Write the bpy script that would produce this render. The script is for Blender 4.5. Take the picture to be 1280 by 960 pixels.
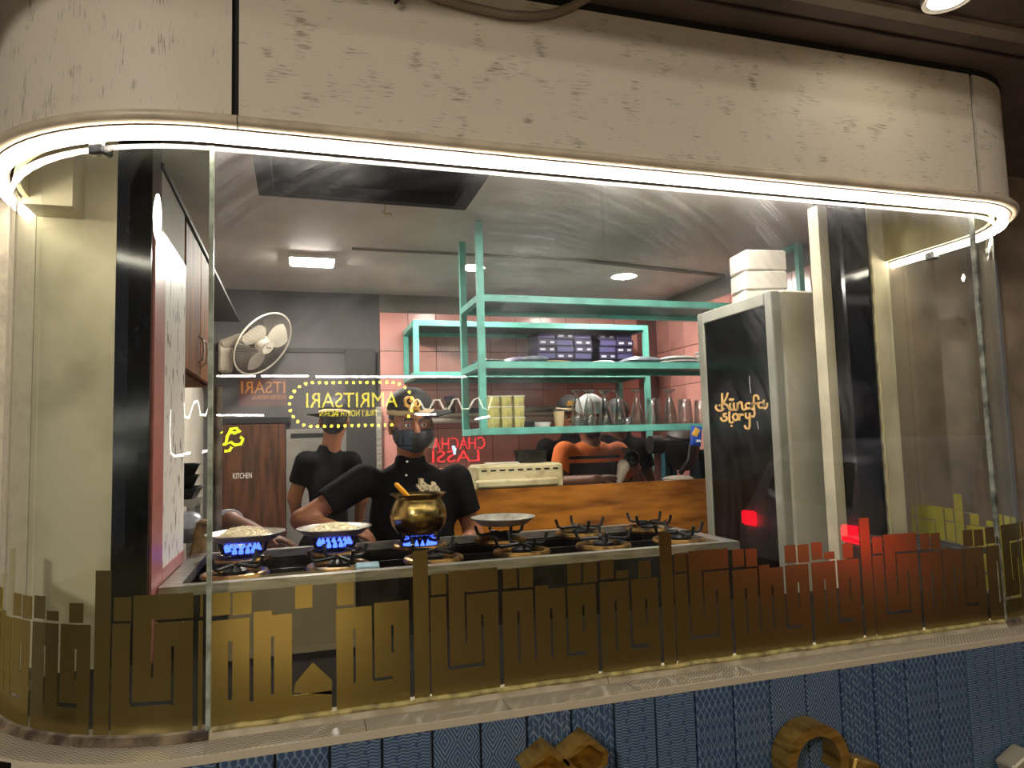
import bpy, bmesh, math, random
import numpy as np
from mathutils import Vector, Matrix
random.seed(7); np.random.seed(7)
for o in list(bpy.data.objects): bpy.data.objects.remove(o)
SC = bpy.context.scene; COL = SC.collection

# ------------------------------------------------------------------ camera
FPX, YAW, PITCH, ROLL = 867.155, .29744504, .07983416, -.02777132
CAM = np.array([0, -1.4, 1.55])
_f = np.array([math.sin(YAW)*math.cos(PITCH), math.cos(YAW)*math.cos(PITCH), math.sin(PITCH)])
_r0 = np.array([math.cos(YAW), -math.sin(YAW), 0]); _u0 = np.cross(_r0, _f)
_r = math.cos(ROLL)*_r0+math.sin(ROLL)*_u0; _u = -math.sin(ROLL)*_r0+math.cos(ROLL)*_u0
cd = bpy.data.cameras.new('camera'); cam = bpy.data.objects.new('camera', cd); COL.objects.link(cam)
cd.sensor_width = 36; cd.lens = FPX/1280*36; cd.clip_start = .02; cd.clip_end = 100
cam.matrix_world = Matrix(((_r[0], _u[0], -_f[0], CAM[0]), (_r[1], _u[1], -_f[1], CAM[1]), (_r[2], _u[2], -_f[2], CAM[2]), (0, 0, 0, 1)))
SC.camera = cam
def px(u, v, x=None, y=None, z=None):
    d = (u-640)/FPX*_r-(v-480)/FPX*_u+_f
    t = (x-CAM[0])/d[0] if x is not None else (y-CAM[1])/d[1] if y is not None else (z-CAM[2])/d[2]
    return CAM+t*d

# ------------------------------------------------------------------ world, exposure
w = bpy.data.worlds.new('night'); SC.world = w; w.use_nodes = True
w.node_tree.nodes['Background'].inputs[0].default_value = (.5, .5, .56, 1)
w.node_tree.nodes['Background'].inputs[1].default_value = .16
SC.view_settings.view_transform = 'Standard'; SC.view_settings.look = 'None'
SC.view_settings.gamma = 1; SC.view_settings.use_curve_mapping = False
SC.view_settings.exposure = 0.55
E_LED, E_KITCHEN, E_CANOPY, E_STREET = 19, 230, 28, 420

# ------------------------------------------------------------------ materials
MATS = {}
def nn(nt, typ, **k):
    n = nt.nodes.new(typ)
    for a, b in k.items(): setattr(n, a, b)
    return n
def s2l(c): return tuple(((x/255)/12.92 if x/255 <= .04045 else ((x/255+.055)/1.055)**2.4) for x in c)
def mat(name, rgb, rough=.5, metal=0., var=0., scale=30., bump=0., stretch=(1, 1, 1), rgb2=None, lo=.4, hi=.65, spec=.5, coat=0., alpha=None):
    """rgb in sRGB 0..255; optional noise mix towards rgb2"""
    if name in MATS: return MATS[name]
    m = bpy.data.materials.new(name); m.use_nodes = True; MATS[name] = m
    nt = m.node_tree; b = nt.nodes['Principled BSDF']
    c1 = s2l(rgb); b.inputs['Base Color'].default_value = (*c1, 1)
    b.inputs['Roughness'].default_value = rough; b.inputs['Metallic'].default_value = metal
    b.inputs['Specular IOR Level'].default_value = spec; b.inputs['Coat Weight'].default_value = coat
    if rgb2 is not None or var or bump:
        tc = nn(nt, 'ShaderNodeTexCoord'); mp = nn(nt, 'ShaderNodeMapping'); nt.links.new(tc.outputs['Object'], mp.inputs[0])
        mp.inputs['Scale'].default_value = stretch
        nz = nn(nt, 'ShaderNodeTexNoise'); nz.inputs['Scale'].default_value = scale; nz.inputs['Detail'].default_value = 6
        nt.links.new(mp.outputs[0], nz.inputs['Vector'])
        if rgb2 is None and var: rgb2 = tuple(max(0, min(255, x*(1-var))) for x in rgb)
        if rgb2 is not None:
            rp = nn(nt, 'ShaderNodeValToRGB'); rp.color_ramp.elements[0].position = lo; rp.color_ramp.elements[1].position = hi
            rp.color_ramp.elements[0].color = (*c1, 1); rp.color_ramp.elements[1].color = (*s2l(rgb2), 1)
            nt.links.new(nz.outputs['Fac'], rp.inputs[0]); nt.links.new(rp.outputs[0], b.inputs['Base Color'])
        if bump:
            bp = nn(nt, 'ShaderNodeBump'); bp.inputs['Strength'].default_value = bump; bp.inputs['Distance'].default_value = .01
            nt.links.new(nz.outputs['Fac'], bp.inputs['Height']); nt.links.new(bp.outputs[0], b.inputs['Normal'])
    return m
def emit(name, rgb, strength):
    if name in MATS: return MATS[name]
    m = bpy.data.materials.new(name); m.use_nodes = True; MATS[name] = m
    nt = m.node_tree; nt.nodes.clear(); e = nn(nt, 'ShaderNodeEmission'); o = nn(nt, 'ShaderNodeOutputMaterial')
    e.inputs[0].default_value = (*s2l(rgb), 1); e.inputs[1].default_value = strength; nt.links.new(e.outputs[0], o.inputs[0]); return m
def math_node(nt, op, a, b=None, c=None):
    n = nn(nt, 'ShaderNodeMath', operation=op)
    for i, v in enumerate((a, b, c)):
        if v is None: continue
        if isinstance(v, (int, float)): n.inputs[i].default_value = v
        else: nt.links.new(v, n.inputs[i])
    return n.outputs[0]
def glass_mat(name, tint, smear, ior=1.5, smear_col=(.9, .92, 1)):
    m = bpy.data.materials.new(name); m.use_nodes = True; MATS[name] = m
    nt = m.node_tree; nt.nodes.clear(); L = nt.links
    o = nn(nt, 'ShaderNodeOutputMaterial'); tr = nn(nt, 'ShaderNodeBsdfTransparent'); gl = nn(nt, 'ShaderNodeBsdfGlossy'); gl.inputs['Roughness'].default_value = 0
    tr.inputs[0].default_value = (*tint, 1)
    fr = nn(nt, 'ShaderNodeFresnel'); fr.inputs[0].default_value = ior; ge = nn(nt, 'ShaderNodeNewGeometry')
    ff = math_node(nt, 'SUBTRACT', 1.0, ge.outputs['Backfacing'])
    fac = math_node(nt, 'MULTIPLY', math_node(nt, 'MULTIPLY', fr.outputs[0], ff), 1.7)
    mx = nn(nt, 'ShaderNodeMixShader'); L.new(fac, mx.inputs[0]); L.new(tr.outputs[0], mx.inputs[1]); L.new(gl.outputs[0], mx.inputs[2])
    if smear:
        tc = nn(nt, 'ShaderNodeTexCoord'); mp = nn(nt, 'ShaderNodeMapping'); mp.inputs['Scale'].default_value = (1, 1, 1); L.new(tc.outputs['Object'], mp.inputs[0])
        # wiped arcs: thin streaks along circles, in a few patches high on the pane
        nz = nn(nt, 'ShaderNodeTexNoise'); nz.inputs['Scale'].default_value = 2.2; nz.inputs['Detail'].default_value = 4; L.new(mp.outputs[0], nz.inputs['Vector'])
        s0 = nn(nt, 'ShaderNodeSeparateXYZ'); L.new(tc.outputs['Object'], s0.inputs[0])
        ax_ = math_node(nt, 'ADD', s0.outputs[0], .35); az_ = math_node(nt, 'ADD', s0.outputs[2], -.35)
        rad = math_node(nt, 'SQRT', math_node(nt, 'ADD', math_node(nt, 'MULTIPLY', ax_, ax_), math_node(nt, 'MULTIPLY', az_, az_))); th = math_node(nt, 'ARCTAN2', az_, ax_)
        cmb = nn(nt, 'ShaderNodeCombineXYZ'); L.new(math_node(nt, 'MULTIPLY', rad, 55.0), cmb.inputs[0]); L.new(math_node(nt, 'MULTIPLY', th, 3.0), cmb.inputs[1])
        wv = nn(nt, 'ShaderNodeTexNoise'); wv.inputs['Scale'].default_value = 1.0; wv.inputs['Detail'].default_value = 5; wv.inputs['Roughness'].default_value = .7; L.new(cmb.outputs[0], wv.inputs['Vector'])
        sp = nn(nt, 'ShaderNodeSeparateXYZ'); L.new(tc.outputs['Object'], sp.inputs[0])
        up = math_node(nt, 'MULTIPLY_ADD', sp.outputs[2], 2.2, -.9)
        up = math_node(nt, 'MAXIMUM', math_node(nt, 'MINIMUM', up, 1.0), .10)
        n2 = math_node(nt, 'MAXIMUM', math_node(nt, 'MULTIPLY_ADD', nz.outputs['Fac'], 4.0, -1.75), .05)
        st = math_node(nt, 'MAXIMUM', math_node(nt, 'MULTIPLY_ADD', wv.outputs['Fac'], 2.6, -.75), .1)
        f2 = math_node(nt, 'MULTIPLY', math_node(nt, 'MULTIPLY', math_node(nt, 'MULTIPLY', st, n2), smear), up)
        f2 = math_node(nt, 'MULTIPLY', f2, ff)
        df = nn(nt, 'ShaderNodeBsdfTranslucent'); df.inputs[0].default_value = (*smear_col, 1)
        d2 = nn(nt, 'ShaderNodeBsdfDiffuse'); d2.inputs[0].default_value = (*smear_col, 1)
        ad = nn(nt, 'ShaderNodeMixShader'); ad.inputs[0].default_value = .4; L.new(df.outputs[0], ad.inputs[1]); L.new(d2.outputs[0], ad.inputs[2])
        m2 = nn(nt, 'ShaderNodeMixShader'); L.new(f2, m2.inputs[0]); L.new(mx.outputs[0], m2.inputs[1]); L.new(ad.outputs[0], m2.inputs[2]); L.new(m2.outputs[0], o.inputs[0])
    else: L.new(mx.outputs[0], o.inputs[0])
    return m

# ------------------------------------------------------------------ mesh helpers
def sub(a, b): return (a[0]-b[0], a[1]-b[1], a[2]-b[2])
class MB:
    def __init__(s): s.v = []; s.f = []; s.mi = []; s.cur = 0
    def _add(s, vs, fs):
        n = len(s.v); s.v += [tuple(map(float, v)) for v in vs]
        s.f += [tuple(i+n for i in f) for f in fs]; s.mi += [s.cur]*len(fs); return s
    def box(s, x0, x1, y0, y1, z0, z1):
        return s._add([(x0, y0, z0), (x1, y0, z0), (x1, y1, z0), (x0, y1, z0), (x0, y0, z1), (x1, y0, z1), (x1, y1, z1), (x0, y1, z1)],
                      [(3, 2, 1, 0), (4, 5, 6, 7), (0, 1, 5, 4), (1, 2, 6, 5), (2, 3, 7, 6), (3, 0, 4, 7)])
    def cbox(s, c, sz, bev=0, M=None):
        x, y, z = [a/2 for a in sz]
        if bev:
            b = bev; vs = []; pr = [(-x+b, -y), (x-b, -y), (x, -y+b), (x, y-b), (x-b, y), (-x+b, y), (-x, y-b), (-x, -y+b)]
            pr2 = [(p[0]*(1-b/x), p[1]*(1-b/y)) for p in pr]
            for zz, P in ((-z, pr2), (-z+b, pr), (z-b, pr), (z, pr2)): vs += [(p[0], p[1], zz) for p in P]
            fs = [tuple(range(7, -1, -1)), tuple(range(24, 32))]
            for k in range(3):
                for i in range(8): j = (i+1) % 8; fs.append((k*8+i, k*8+j, k*8+8+j, k*8+8+i))
        else:
            vs = [(-x, -y, -z), (x, -y, -z), (x, y, -z), (-x, y, -z), (-x, -y, z), (x, -y, z), (x, y, z), (-x, y, z)]
            fs = [(3, 2, 1, 0), (4, 5, 6, 7), (0, 1, 5, 4), (1, 2, 6, 5), (2, 3, 7, 6), (3, 0, 4, 7)]
        if M is not None: vs = [tuple(M @ Vector(v)) for v in vs]
        return s._add([(v[0]+c[0], v[1]+c[1], v[2]+c[2]) for v in vs], fs)
    def bar(s, a, b, wx, wy=None, up=(0, 0, 1)):
        wy = wy or wx; a = Vector(a); b = Vector(b); d = (b-a).normalized(); u = Vector(up)
        if abs(d.dot(u)) > .95: u = Vector((0, 1, 0))
        r = d.cross(u).normalized(); u = r.cross(d)
        vs = []
        for p in (a, b):
            for i, j in ((-1, -1), (1, -1), (1, 1), (-1, 1)): vs.append(p+r*(i*wx/2)+u*(j*wy/2))
        return s._add(vs, [(0, 1, 2, 3)[::-1], (4, 5, 6, 7), (0, 1, 5, 4), (1, 2, 6, 5), (2, 3, 7, 6), (3, 0, 4, 7)])
    def tube(s, pts, r, n=10, closed=False, caps=True):
        P = [Vector(p) for p in pts]; N = len(P); rr = r if isinstance(r, (list, tuple)) else [r]*N
        vs = []; pu = None
        for i, p in enumerate(P):
            a = P[(i-1) % N] if (i > 0 or closed) else p; b = P[(i+1) % N] if (i < N-1 or closed) else p
            d = (b-a).normalized()
            if pu is None: pu = Vector((0, 0, 1)) if abs(d.z) < .9 else Vector((1, 0, 0))
            q = d.cross(pu).normalized(); pu = q.cross(d).normalized()
            for k in range(n):
                t = 2*math.pi*k/n; vs.append(p+(q*math.cos(t)+pu*math.sin(t))*rr[i])
        fs = []
        for i in range(N if closed else N-1):
            j = (i+1) % N
            for k in range(n): l = (k+1) % n; fs.append((i*n+k, i*n+l, j*n+l, j*n+k))
        if caps and not closed: fs += [tuple(range(n-1, -1, -1)), tuple(range((N-1)*n, N*n))]
        return s._add(vs, [f[::-1] for f in fs])
    def lathe(s, prof, c=(0, 0, 0), n=28, M=None):
        vs = []; fs = []
        for (r, z) in prof:
            for k in range(n):
                t = 2*math.pi*k/n; vs.append((r*math.cos(t), r*math.sin(t), z))
        for i in range(len(prof)-1):
            for k in range(n): l = (k+1) % n; fs.append((i*n+k, i*n+l, i*n+n+l, i*n+n+k))
        if prof[0][0] > 1e-6: fs.append(tuple(range(n-1, -1, -1)))
        if prof[-1][0] > 1e-6: fs.append(tuple(range((len(prof)-1)*n, len(prof)*n)))
        if M is not None: vs = [tuple(M @ Vector(v)) for v in vs]
        return s._add([(v[0]+c[0], v[1]+c[1], v[2]+c[2]) for v in vs], fs)
    def prism(s, poly, ext):
        """poly: 3D points (planar), ext: extrusion vector"""
        n = len(poly); P = [Vector(p) for p in poly]; e = Vector(ext)
        return s._add(P+[p+e for p in P], [tuple(range(n-1, -1, -1)), tuple(range(n, 2*n))]+[(i, (i+1) % n, n+(i+1) % n, n+i) for i in range(n)])
    def torus(s, c, R, r, n=28, m=8, M=None, sz=1.):
        vs = []; fs = []
        for i in range(n):
            t = 2*math.pi*i/n
            for k in range(m):
                q = 2*math.pi*k/m; v = Vector(((R+r*math.cos(q))*math.cos(t), (R+r*math.cos(q))*math.sin(t), r*math.sin(q)*sz))
                if M is not None: v = M @ v
                vs.append((v[0]+c[0], v[1]+c[1], v[2]+c[2]))
        for i in range(n):
            for k in range(m): j = (i+1) % n; l = (k+1) % m; fs.append((i*m+k, j*m+k, j*m+l, i*m+l))
        return s._add(vs, fs)
    def mesh(s, name, mats, org, smooth):
        me = bpy.data.meshes.new(name); o = org
        me.from_pydata([(v[0]-o[0], v[1]-o[1], v[2]-o[2]) for v in s.v], [], s.f)
        for m in (mats if isinstance(mats, (list, tuple)) else [mats]): me.materials.append(m)
        if any(s.mi): me.polygons.foreach_set('material_index', s.mi)
        bm = bmesh.new(); bm.from_mesh(me); bmesh.ops.recalc_face_normals(bm, faces=bm.faces); bm.to_mesh(me); bm.free()
        if smooth:
            me.polygons.foreach_set('use_smooth', [True]*len(me.polygons))
            try: me.set_sharp_from_angle(angle=math.radians(40))
            except Exception: pass
        me.update(); return me
    def build(s, name, mats, parent=None, smooth=False, label=None, cat=None, group=None, kind=None, org=None):
        if parent is not None: w = wloc(parent); o0 = w
        else:
            A = np.array(s.v); o0 = org if org is not None else ((A[:, 0].min()+A[:, 0].max())/2, (A[:, 1].min()+A[:, 1].max())/2, A[:, 2].min())
        me = s.mesh(name, mats, o0, smooth); ob = bpy.data.objects.new(name, me); COL.objects.link(ob)
        if parent is not None: ob.parent = parent
        else: ob.location = o0
        WL[ob.name] = tuple(map(float, o0))
        return tag(ob, label, cat, group, kind)
WL = {}
def wloc(o): return WL[o.name]
def tag(o, label=None, cat=None, group=None, kind=None):
    if label: o['label'] = label
    if cat: o['category'] = cat
    if group: o['group'] = group
    if kind: o['kind'] = kind
    return o
def thing(name, loc, label=None, cat=None, group=None, kind=None):
    o = bpy.data.objects.new(name, None); COL.objects.link(o); o.location = loc; o.empty_display_size = .05; WL[o.name] = tuple(map(float, loc))
    return tag(o, label, cat, group, kind)
def copy_tree(o, loc=None, parent=None, rz=None, scale=None, label=None):
    c = o.copy(); COL.objects.link(c); c.parent = parent
    if loc is not None: c.location = loc
    if rz is not None: c.rotation_euler.z = rz
    if scale is not None: c.scale = scale
    if label: c['label'] = label
    WL[c.name] = tuple(c.location) if parent is None else WL[o.name]
    for ch in o.children: copy_tree(ch, None, c)
    return c
def text_mesh(body, size, ext=.004, bevel=0, align='CENTER'):
    cu = bpy.data.curves.new('t', 'FONT'); cu.body = body; cu.size = size; cu.extrude = ext; cu.bevel_depth = bevel; cu.align_x = align; cu.align_y = 'CENTER'; cu.resolution_u = 4
    ob = bpy.data.objects.new('t', cu); COL.objects.link(ob); bpy.context.view_layer.update()
    me = bpy.data.meshes.new_from_object(ob.evaluated_get(bpy.context.evaluated_depsgraph_get()))
    bpy.data.objects.remove(ob); bpy.data.curves.remove(cu); return me
def text(name, body, size, M, m, parent, ext=.004, width=None, bevel=0):
    """M maps text plane (x right, y up, z out) to world; width: stretch to this width"""
    me = text_mesh(body, size, ext, bevel); A = np.array([v.co for v in me.vertices])
    k = width/(A[:, 0].max()-A[:, 0].min()) if width else 1
    W = wloc(parent) if parent else (0, 0, 0)
    for v in me.vertices: v.co = (M @ Vector((v.co.x*k, v.co.y, v.co.z)))-Vector(W)
    me.name = name; me.materials.clear(); me.materials.append(m); ob = bpy.data.objects.new(name, me); COL.objects.link(ob); ob.parent = parent; WL[ob.name] = W; return ob
def ribbon(mb, pts, wd, fn, depth):
    """flat stroke: pts 2D (crop px), fn maps 2D to 3D, depth = 3D offset"""
    P = [Vector((p[0], p[1])) for p in pts]
    # smooth (Catmull-Rom)
    if len(P) > 2:
        Q = []
        for i in range(len(P)-1):
            p0 = P[max(i-1, 0)]; p1 = P[i]; p2 = P[i+1]; p3 = P[min(i+2, len(P)-1)]
            for k in range(5):
                t = k/5; Q.append(.5*((2*p1)+(p2-p0)*t+(2*p0-5*p1+4*p2-p3)*t*t+(3*p1-p0-3*p2+p3)*t**3))
        Q.append(P[-1]); P = Q
    L = []; R = []
    for i, p in enumerate(P):
        d = (P[min(i+1, len(P)-1)]-P[max(i-1, 0)]);
        if d.length < 1e-6: d = Vector((1, 0))
        d.normalize(); n = Vector((-d.y, d.x)); L.append(p+n*wd/2); R.append(p-n*wd/2)
    n = len(P); e = Vector(depth)
    vs = [Vector(fn(q.x, q.y)) for q in L]+[Vector(fn(q.x, q.y)) for q in R]; vs += [v+e for v in vs]
    fs = []
    for i in range(n-1):
        fs += [(i, i+1, n+i+1, n+i), (2*n+i, 3*n+i, 3*n+i+1, 2*n+i+1), (i, 2*n+i, 2*n+i+1, i+1), (n+i, n+i+1, 3*n+i+1, 3*n+i)]
    fs += [(0, n, 3*n, 2*n), (n-1, 3*n-1, 4*n-1, 2*n-1)]
    mb._add(vs, fs)
def ring_pts(cx, cy, r, n=14, ry=None): ry = ry or r; return [(cx+r*math.cos(2*math.pi*k/n), cy+ry*math.sin(2*math.pi*k/n)) for k in range(n+1)]

# ================================================================== THE BAY: plan outline of the projecting window
WY = .552                                   # facade wall plane
XL, XR, CLX, RL, CRX, RR = -.625, 2.028, -.158, .467, 1.748, .28
def outline(off, seg='all', n=18):
    L = [(XL-off, WY)]+[(CLX-(RL+off)*math.cos(t), RL-(RL+off)*math.sin(t)) for t in np.linspace(0, math.pi/2, n)]
    R = [(CRX+(RR+off)*math.sin(t), RR-(RR+off)*math.cos(t)) for t in np.linspace(0, math.pi/2, n)]+[(XR+off, WY)]
    if seg == 'left': return L
    if seg == 'right': return R
    if seg == 'front': return [L[-1], R[0]]
    return L+R
def sweep(mb, seg, prof, x0=None, x1=None, closed=True):
    """prof: list of (offset, z); swept along outline"""
    rows = []
    for (off, z) in prof:
        P = outline(off, seg)
        if x0 is not None: P = [(max(p[0], x0) if i == 0 else p[0], p[1]) for i, p in enumerate(P)]; P[0] = (x0, P[0][1])
        if x1 is not None: P[-1] = (x1, P[-1][1])
        rows.append([(p[0], p[1], z) for p in P])
    n = len(rows[0]); m = len(rows); vs = [v for r in rows for v in r]; fs = []
    for i in range(m if closed else m-1):
        j = (i+1) % m
        for k in range(n-1): fs.append((i*n+k, i*n+k+1, j*n+k+1, j*n+k))
    if closed: fs += [tuple(i*n for i in range(m)), tuple(i*n+n-1 for i in range(m-1, -1, -1))]
    return mb._add(vs, fs)

# ================================================================== exterior materials
def streak_mat(name, rgb, rgb2, horiz=True):
    m = mat(name, rgb, .48, spec=.4); nt = m.node_tree; L = nt.links; b = nt.nodes['Principled BSDF']
    tc = nn(nt, 'ShaderNodeTexCoord'); mp = nn(nt, 'ShaderNodeMapping'); L.new(tc.outputs['Object'], mp.inputs[0])
    mp.inputs['Scale'].default_value = (26, 26, 260) if horiz else (260, 260, 26)
    n1 = nn(nt, 'ShaderNodeTexNoise'); n1.inputs['Scale'].default_value = 1; n1.inputs['Detail'].default_value = 4; n1.inputs['Roughness'].default_value = .75; L.new(mp.outputs[0], n1.inputs['Vector'])
    n2 = nn(nt, 'ShaderNodeTexNoise'); n2.inputs['Scale'].default_value = 22; n2.inputs['Detail'].default_value = 1; L.new(tc.outputs['Object'], n2.inputs['Vector'])
    s = math_node(nt, 'ADD', math_node(nt, 'MULTIPLY', n1.outputs['Fac'], .75), math_node(nt, 'MULTIPLY', n2.outputs['Fac'], .42))
    rp = nn(nt, 'ShaderNodeValToRGB'); rp.color_ramp.elements[0].position = .66; rp.color_ramp.elements[1].position = .76
    rp.color_ramp.elements[0].color = (*s2l(rgb), 1); rp.color_ramp.elements[1].color = (*s2l(rgb2), 1)
    L.new(s, rp.inputs[0]); L.new(rp.outputs[0], b.inputs['Base Color']); return m
M_FASC = streak_mat('fascia_laminate', (205, 196, 178), (150, 138, 120))
M_FASCV = streak_mat('fascia_laminate_vertical', (205, 196, 178), (140, 128, 110), False)
M_BULL = mat('cream_trim', (206, 190, 165), .35, var=.12, scale=14)
M_INNER = mat('cream_inner_board', (205, 192, 140), .6, var=.15, scale=9, stretch=(1, 1, .4))
M_BLACKGAP = mat('black_gap', (14, 13, 13), .8)
M_LED = emit('led_diffuser', (255, 243, 224), E_LED)
M_PLASTER = mat('plaster_cream', (208, 198, 170), .85, rgb2=(168, 158, 130), scale=5, bump=.25, lo=.45, hi=.75)
M_PLASTER_OUT = mat('plaster_outside', (214, 203, 182), .85, var=.12, scale=30, bump=.25)
M_PLASTER_GREY = mat('plaster_grey_brown', (150, 132, 112), .8, var=.25, scale=4, bump=.2)
M_GRANITE = mat('black_granite', (13, 13, 17), .12, rgb2=(34, 35, 44), scale=60, lo=.55, hi=.8)
M_CEMENT = mat('sill_cement', (190, 178, 152), .7, rgb2=(150, 138, 112), scale=18, bump=.3)
M_PUTTY = mat('yellow_putty', (190, 176, 110), .5, rgb2=(120, 105, 66), scale=40, bump=.6)
M_SOFFIT = mat('canopy_board', (112, 100, 92), .5, var=.15, scale=7)
M_SOFFIT2 = mat('canopy_ledge', (150, 138, 128), .35, var=.1, scale=7)
M_BRASS = mat('brass', (190, 152, 74), .35, .7, rgb2=(130, 98, 44), scale=14, stretch=(1, 1, 6))
M_DIRT = mat('sill_dirt', (64, 52, 40), .9, rgb2=(140, 122, 96), scale=22, bump=.5)
M_GLASS = glass_mat('window_glass', (.975, .985, .975), 0.42)
M_GLASSC = glass_mat('window_glass_curved', (.95, .968, .948), .12, smear_col=(.82, .9, .8))
M_GEDGE = mat('glass_edge', (172, 180, 165), .3, rgb2=(120, 128, 112), scale=40)

# ------------------------------------------------ patterned tiles (raised lines printed in the glaze)
def tile_mat(name, kind, dark, light, k=1., ax=('X', 'Z')):
    m = mat(name, dark, .42, spec=.4); nt = m.node_tree; L = nt.links; b = nt.nodes['Principled BSDF']
    tc = nn(nt, 'ShaderNodeTexCoord'); sp = nn(nt, 'ShaderNodeSeparateXYZ'); L.new(tc.outputs['Object'], sp.inputs[0])
    X, Z = [math_node(nt, 'MULTIPLY', sp.outputs[a], 1/(.0462*k)) for a in ax]
    mn = lambda op, a, b=None, c=None: math_node(nt, op, a, b, c)
    tri = lambda v: mn('ABSOLUTE', mn('SUBTRACT', mn('FRACT', v), .5))           # 0..0.5
    line = lambda v, w: mn('LESS_THAN', mn('FRACT', v), w)
    Xo = mn('ADD', X, 40.0); Zo = mn('ADD', Z, 40.0)
    if kind == 'diamond':
        d = mn('ADD', tri(Xo), tri(mn('MULTIPLY', Zo, .62))); f = line(mn('MULTIPLY', d, 7.0), .42)
    elif kind == 'cube':
        a = line(mn('MULTIPLY', Xo, 2.0), .14); c1 = mn('ADD', Xo, mn('MULTIPLY', Zo, 1.732)); c2 = mn('ADD', mn('SUBTRACT', Xo, mn('MULTIPLY', Zo, 1.732)), 60.0)
        g1 = line(mn('MULTIPLY', mn('ADD', Xo, mn('MULTIPLY', Zo, .577)), 2.0), .13); g2 = line(mn('MULTIPLY', mn('ADD', mn('SUBTRACT', Xo, mn('MULTIPLY', Zo, .577)), 60.0), 2.0), .13)
        sel = line(Zo, .5); f = mn('MAXIMUM', mn('MULTIPLY', a, sel), mn('MAXIMUM', g1, g2))
    elif kind == 'arrow':
        v = mn('ADD', mn('MULTIPLY', Zo, 2.2), mn('MULTIPLY', tri(mn('MULTIPLY', Xo, 1.5)), 2.0)); f = mn('MAXIMUM', mn('MULTIPLY', line(v, .28), line(mn('ADD', Xo, mn('MULTIPLY', Zo, 1.1)), .7)), line(mn('MULTIPLY', Xo, 3.0), .12))
    elif kind == 'hatch':
        v = mn('ADD', mn('MULTIPLY', Zo, 6.5), mn('MULTIPLY', tri(mn('MULTIPLY', Xo, 2.0)), 1.0)); d = mn('ADD', tri(Xo), tri(mn('ADD', Zo, mn('MULTIPLY', mn('FLOOR', mn('ADD', Xo, .5)), .5))))
        f = mn('MULTIPLY', line(v, .42), mn('GREATER_THAN', d, .2))
    else:   # zigzag
        v = mn('ADD', mn('MULTIPLY', Zo, 3.0), mn('MULTIPLY', tri(mn('MULTIPLY', Xo, 1.4)), 2.4)); f = line(v, .38)
    nz = nn(nt, 'ShaderNodeTexNoise'); nz.inputs['Scale'].default_value = 30; L.new(tc.outputs['Object'], nz.inputs['Vector'])
    f = mn('MULTIPLY', f, mn('MULTIPLY_ADD', nz.outputs['Fac'], .5, .6))
    mx = nn(nt, 'ShaderNodeMix', data_type='RGBA'); L.new(f, mx.inputs[0]); mx.inputs[6].default_value = (*s2l(dark), 1); mx.inputs[7].default_value = (*s2l(light), 1)
    L.new(mx.outputs[2], b.inputs['Base Color']); bp = nn(nt, 'ShaderNodeBump'); bp.inputs['Strength'].default_value = .3; bp.inputs['Distance'].default_value = .002
    L.new(f, bp.inputs['Height']); L.new(bp.outputs[0], b.inputs['Normal']); return m
BD, BL = (54, 78, 108), (122, 143, 162)
T_BLUE = {k: tile_mat('blue_tile_'+k, k, BD, BL, {'cube': .62, 'arrow': .75, 'hatch': .8}.get(k, 1.)) for k in ('diamond', 'cube', 'arrow', 'hatch', 'zigzag')}
T_SILL = [tile_mat('sill_tile_'+k, k, (182, 172, 152), (92, 85, 76), .62, ('X', 'Y')) for k in ('diamond', 'zigzag')]

# ================================================================== FASCIA, BULLNOSE, LED, CANOPY
ZF0, ZF1 = 2.170, 2.506
fas = thing('trim_1', (.8, 0, ZF0), kind='structure')
JX0, JX1 = -.110, 1.748
def fpanel(seg, x0=None, x1=None, m=M_FASC):
    b = MB(); sweep(b, seg, [(.034, ZF0), (.034, ZF1), (.006, ZF1), (.006, ZF0)], x0, x1); b.build('panel', [m], fas, True)
fpanel('left', x1=JX0-.013, m=M_FASCV)
fpanel('front', x0=JX0, x1=JX1-.006)
fpanel('right', x0=JX1+.006)
b = MB(); b.box(JX0-.02, JX0+.01, -.026, -.008, ZF0, ZF1); b.box(JX1-.012, JX1+.012, -.026, -.008, ZF0, ZF1); b.build('joint_strip', M_BLACKGAP, fas)
bn = [(.006, 2.150), (.040, 2.150)]+[(.040+.016*math.cos(t), 2.162+.0125*math.sin(t)) for t in np.linspace(-math.pi/2, math.pi/2, 9)]+[(.006, 2.1745)]
for seg, x0, x1 in (('left', None, JX0-.002), ('front', JX0, JX1-.001), ('right', JX1+.001, None)):
    b = MB(); sweep(b, seg, bn, x0, x1); b.build('bullnose', M_BULL, fas, True)
# inner boards of the rounded ends
for seg in ('left', 'right'):
    b = MB(); sweep(b, seg, [(-.004, 2.150), (-.004, 2.52), (-.016, 2.52), (-.016, 2.150)]); b.build('inner_board', M_INNER, fas, True)
b = MB(); b.box(CLX, CRX, .004, .016, 2.15, 2.52); b.build('inner_board', M_INNER, fas)
b = MB(); sweep(b, 'all', [(.002, 2.1475), (.036, 2.1475), (.036, 2.1515), (.002, 2.1515)]); b.build('channel_lip', mat('brown_lip', (70, 54, 44), .6), fas, True)
led = MB(); sweep(led, 'all', [(.012, 2.130), (.027, 2.130), (.027, 2.147), (.012, 2.147)])
led = led.build('led_strip', M_LED, None, label='glowing white light strip following the rounded edge under the cream fascia', cat='light strip')
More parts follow.
